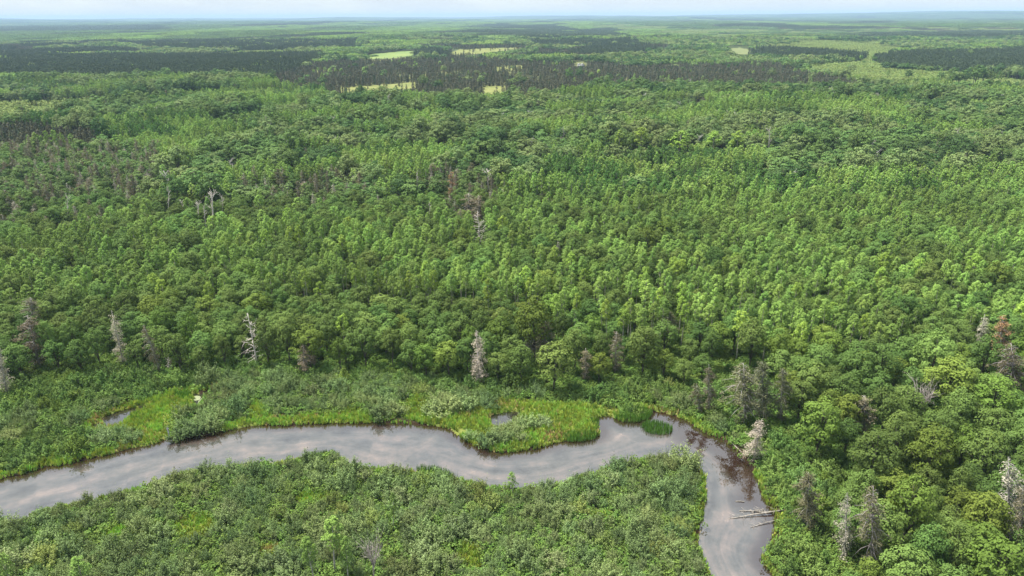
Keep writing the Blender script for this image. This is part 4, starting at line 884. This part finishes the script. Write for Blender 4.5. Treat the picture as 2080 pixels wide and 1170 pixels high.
# reed beds standing in the water: each one a bed you can walk round
REEDS = []
def reedbed(poly, label, h=1.5, dens=26):
    g = smooth(ground(poly), 2); c = g.mean(0); lo, hi = g.min(0), g.max(0); n = int((hi - lo).prod() * dens); p = rng.uniform(lo, hi, (n, 2)); p = p[inpoly(p, g)] - c; mb = MB(); d = polydist(p + c, g, True)[0]
    for (x, y), e in zip(p, d):
        a = rng.uniform(0, 6.28); hh = h * rng.uniform(.7, 1.1) * (.75 + .25 * min(1, e / .8)); s = np.array([math.cos(a), math.sin(a), 0]); w = np.array([-s[1], s[0], 0]) * .07; b = np.array([x, y, -.2]); t = b + s * rng.uniform(.02, .3) + [0, 0, hh + .2]
        mb.add([b - w, b + w, t + w * .3, t - w * .3], [(0, 1, 2, 3)])
    o = link('reed_bed', mb.mesh('reed_bed', M['reed'])); o.location = (*c, .40 if watersd(c[None])[0] > 0 else 0); tag(o, label, 'reeds', 'dark green reed beds in the river')
def oval(cx, cy_, rx, ry, n=14, rot=0): return [(cx + rx * math.cos(i * 6.283 / n) * (1 + .1 * math.sin(3 * i)), cy_ + ry * math.sin(i * 6.283 / n) + rot * rx * math.cos(i * 6.283 / n)) for i in range(n)]
reedbed(oval(1334, 871, 33, 13, rot=.12), 'oval dark green reed bed standing free in the river', 1.3)
reedbed(oval(1287, 846, 38, 14, rot=-.05), 'rounded reed bed joined to the far bank behind the oval one', 1.3)
reedbed(oval(1178, 890, 38, 9, rot=-.06), 'dark reed bed along the lower edge of the sedge peninsula', 1.3)
reedbed(oval(1205, 862, 14, 9), 'small reed clump at the side of the sedge peninsula', 1.1)
reedbed(oval(884, 962, 38, 9, rot=.2), 'dark reed bed on the near bank above the willows', 1.6)
reedbed(oval(660, 926, 32, 6), 'bright reed spit on the near bank at the river narrows', 1.3)
reedbed(oval(372, 806, 18, 8), 'reed clump beside the pale floating mats', 1.2)
reedbed(oval(278, 852, 16, 9), 'reed clump at the edge of the left marsh pool', 1.2)
reedbed(oval(2, 1062, 14, 8), 'reed clump on the near bank at the left edge', 1.3)

# pale floating mats on the inlet
lm = leafmat('lily_mat', (.22, .25, .15), val=.2)
for poly, lab in (([(392, 806), (402, 804), (408, 807), (404, 813), (394, 814)], 'pale green floating leaf mat on the dark inlet, left of a pair'), ([(406, 812), (414, 806), (420, 807), (416, 814), (408, 820), (402, 818)], 'whitish floating leaf mat on the dark inlet, right of a pair')):
    g = smooth(ground(poly), 2); c = g.mean(0); lo, hi = g.min(0), g.max(0); p = rng.uniform(lo, hi, (900, 2)); p = p[inpoly(p, g)] - c; mb = MB()
    for (x, y) in p:
        r = rng.uniform(.10, .2); zz_ = .02 + rng.random() * .05; v = [(x + r * math.cos(k), y + r * math.sin(k), zz_) for k in np.arange(6) * 1.047] ; mb.add(v, [tuple(range(6))])
    o = link('floating_mat', mb.mesh('floating_mat', lm)); o.location = (*c, 0); tag(o, lab, 'floating plants', 'floating leaf mats')

# fallen logs
def log(a, b, ra, rb, nb, label, za=.2, zb=.03, Lb=1.6, cat='log'):
    A_, B_ = ground([a])[0], ground([b])[0]; c = (A_ + B_) / 2; r0 = bpy.data.objects.new('fallen_log', None); COL.objects.link(r0); r0.location = (*c, 0)
    P0 = np.array([*(A_ - c), za]); P1 = np.array([*(B_ - c), zb]); st, br_ = MB(), MB(); mid = (P0 + P1) / 2 + [0, .1, .03]
    st.tube([P0, mid, P1], [ra, (ra + rb) / 2, rb], 8); ax = (P1 - P0) / np.linalg.norm(P1 - P0); sd2 = np.cross(ax, [0, 0, 1])
    link('trunk', st.mesh('log_trunk', M['log'], True), r0)
    for i in range(nb):
        t = rng.uniform(.15, .97); q_ = P0 + (P1 - P0) * t; s = rng.choice([-1, 1]); d = sd2 * s * rng.uniform(.5, 1) + ax * rng.uniform(.1, .8) + [0, 0, rng.uniform(.05, .5)]; e = q_ + d * Lb * rng.uniform(.4, 1)
        br_.tube([q_, (q_ + e) / 2 + [0, 0, .05], e - [0, 0, .25]], [.04, .03, .012], 4)
    link('branches', br_.mesh('log_branches', M['log']), r0); tag(r0, label, cat, 'fallen dead trees in the river')
log((1594, 1041), (1480, 1054), .19, .05, 24, 'long bleached fallen tree lying across the river with many branch stubs', .6, .02, 1.9)
log((1568, 1042), (1502, 1038), .11, .06, 14, 'bent bleached log with twigs just behind the long fallen tree', .12, .1, 1.6)
log((1552, 1036), (1526, 1041), .09, .05, 10, 'forked drift branch caught between the fallen logs', .2, .25, 1.3)
log((1512, 1020), (1494, 1019), .10, .08, 1, 'short bleached log lying farthest out behind the other logs', .08, .06, .5)
log((1588, 1056), (1524, 1072), .10, .04, 12, 'thin bleached branch lying in front of the long fallen tree', .25, .1, 1.3)
log((1372, 838), (1333, 825), .14, .06, 5, 'pale log lying along the reedy back of the river bend', .3, .4, 1.0)
log((1512, 926), (1474, 892), .16, .08, 5, 'pale log along the dark bank of the river bend', .2, .4, 1.0)

# far buildings
wallm, roofm, darkm = plain('painted_boards', (.30, .31, .32)), plain('grey_roof', (.28, .28, .29)), plain('window_glass', (.04, .045, .05), .2)
def house(px, w, d, h, label, gables=1):
    g = ground([px])[0]
    for _ in range(6): g = ground([px], float(relief(g[:1], g[1:])[0]))[0]
    r0 = bpy.data.objects.new('house', None); COL.objects.link(r0); r0.location = (*g, float(relief(g[:1], g[1:])[0])); mb, rf = MB(), MB()
    mb.box((0, 0, h / 2 - .5), (w, d, h + 1)); rh = w / gables * .35
    for k in range(gables):
        x0 = -w / 2 + w / gables * k; x1 = x0 + w / gables; xm = (x0 + x1) / 2; e = .35
        mb.add([(x0 + .01, -d / 2 + .003, h), (x1 - .01, -d / 2 + .003, h), (xm, -d / 2 + .003, h + rh - .12), (x0 + .01, d / 2 - .003, h), (x1 - .01, d / 2 - .003, h), (xm, d / 2 - .003, h + rh - .12)], [(0, 1, 2), (5, 4, 3)])
        for (xa, za, xb, zb) in ((x0 - e * (k == 0), h - .15, xm, h + rh), (x1 + e * (k == gables - 1), h - .15, xm, h + rh)):
            v = [(xa, -d / 2 - e, za), (xb, -d / 2 - e, zb), (xb, d / 2 + e, zb), (xa, d / 2 + e, za)]; rf.add(v + [(a_, b_, c_ + .2) for a_, b_, c_ in v], [(3, 2, 1, 0), (4, 5, 6, 7), (0, 1, 5, 4), (1, 2, 6, 5), (2, 3, 7, 6), (3, 0, 4, 7)])
    link('wall', mb.mesh('house_wall', wallm), r0); link('roof', rf.mesh('house_roof', roofm), r0)
    for x in np.linspace(-w / 2, w / 2, 2 * gables + 1)[1::2]:
        for sx in (-1, 1):
            wb = MB(); wb.box((x + sx * w / gables * .2, -d / 2 - .02, h * .5), (1.2, .1, 1.5)); link('window', wb.mesh('house_window', darkm), r0)
    tag(r0, label, 'house')
house((1180, 137), 12, 8, 5.0, 'pale twin gabled farmhouse half hidden in the far trees', 2)
house((893, 118), 8, 6, 4, 'small white shed beside the far dark pine block')
house((868, 118), 6, 5, 2.6, 'tiny low grey shed left of the white shed by the far field')

# ------------------------------------------------------------------ the air
def haze():
    mb = MB(); mb.box((0, 0, 91), (66000, 66000, 194)); m, t = newmat('haze_air'); v = N(t, 'ShaderNodeVolumePrincipled'); v.inputs['Color'].default_value = (.46, .68, .97, 1); v.inputs['Density'].default_value = HAZE
    o = N(t, 'ShaderNodeOutputMaterial'); t.links.new(v.outputs[0], o.inputs['Volume']); link('haze', mb.mesh('haze', m))['kind'] = 'stuff'
HAZE = 6.5e-5
haze()
print('objects', len(sc.objects), {k: len(v) for k, v in kinds.items()}, {k: len(v) for k, v in rest.items()})
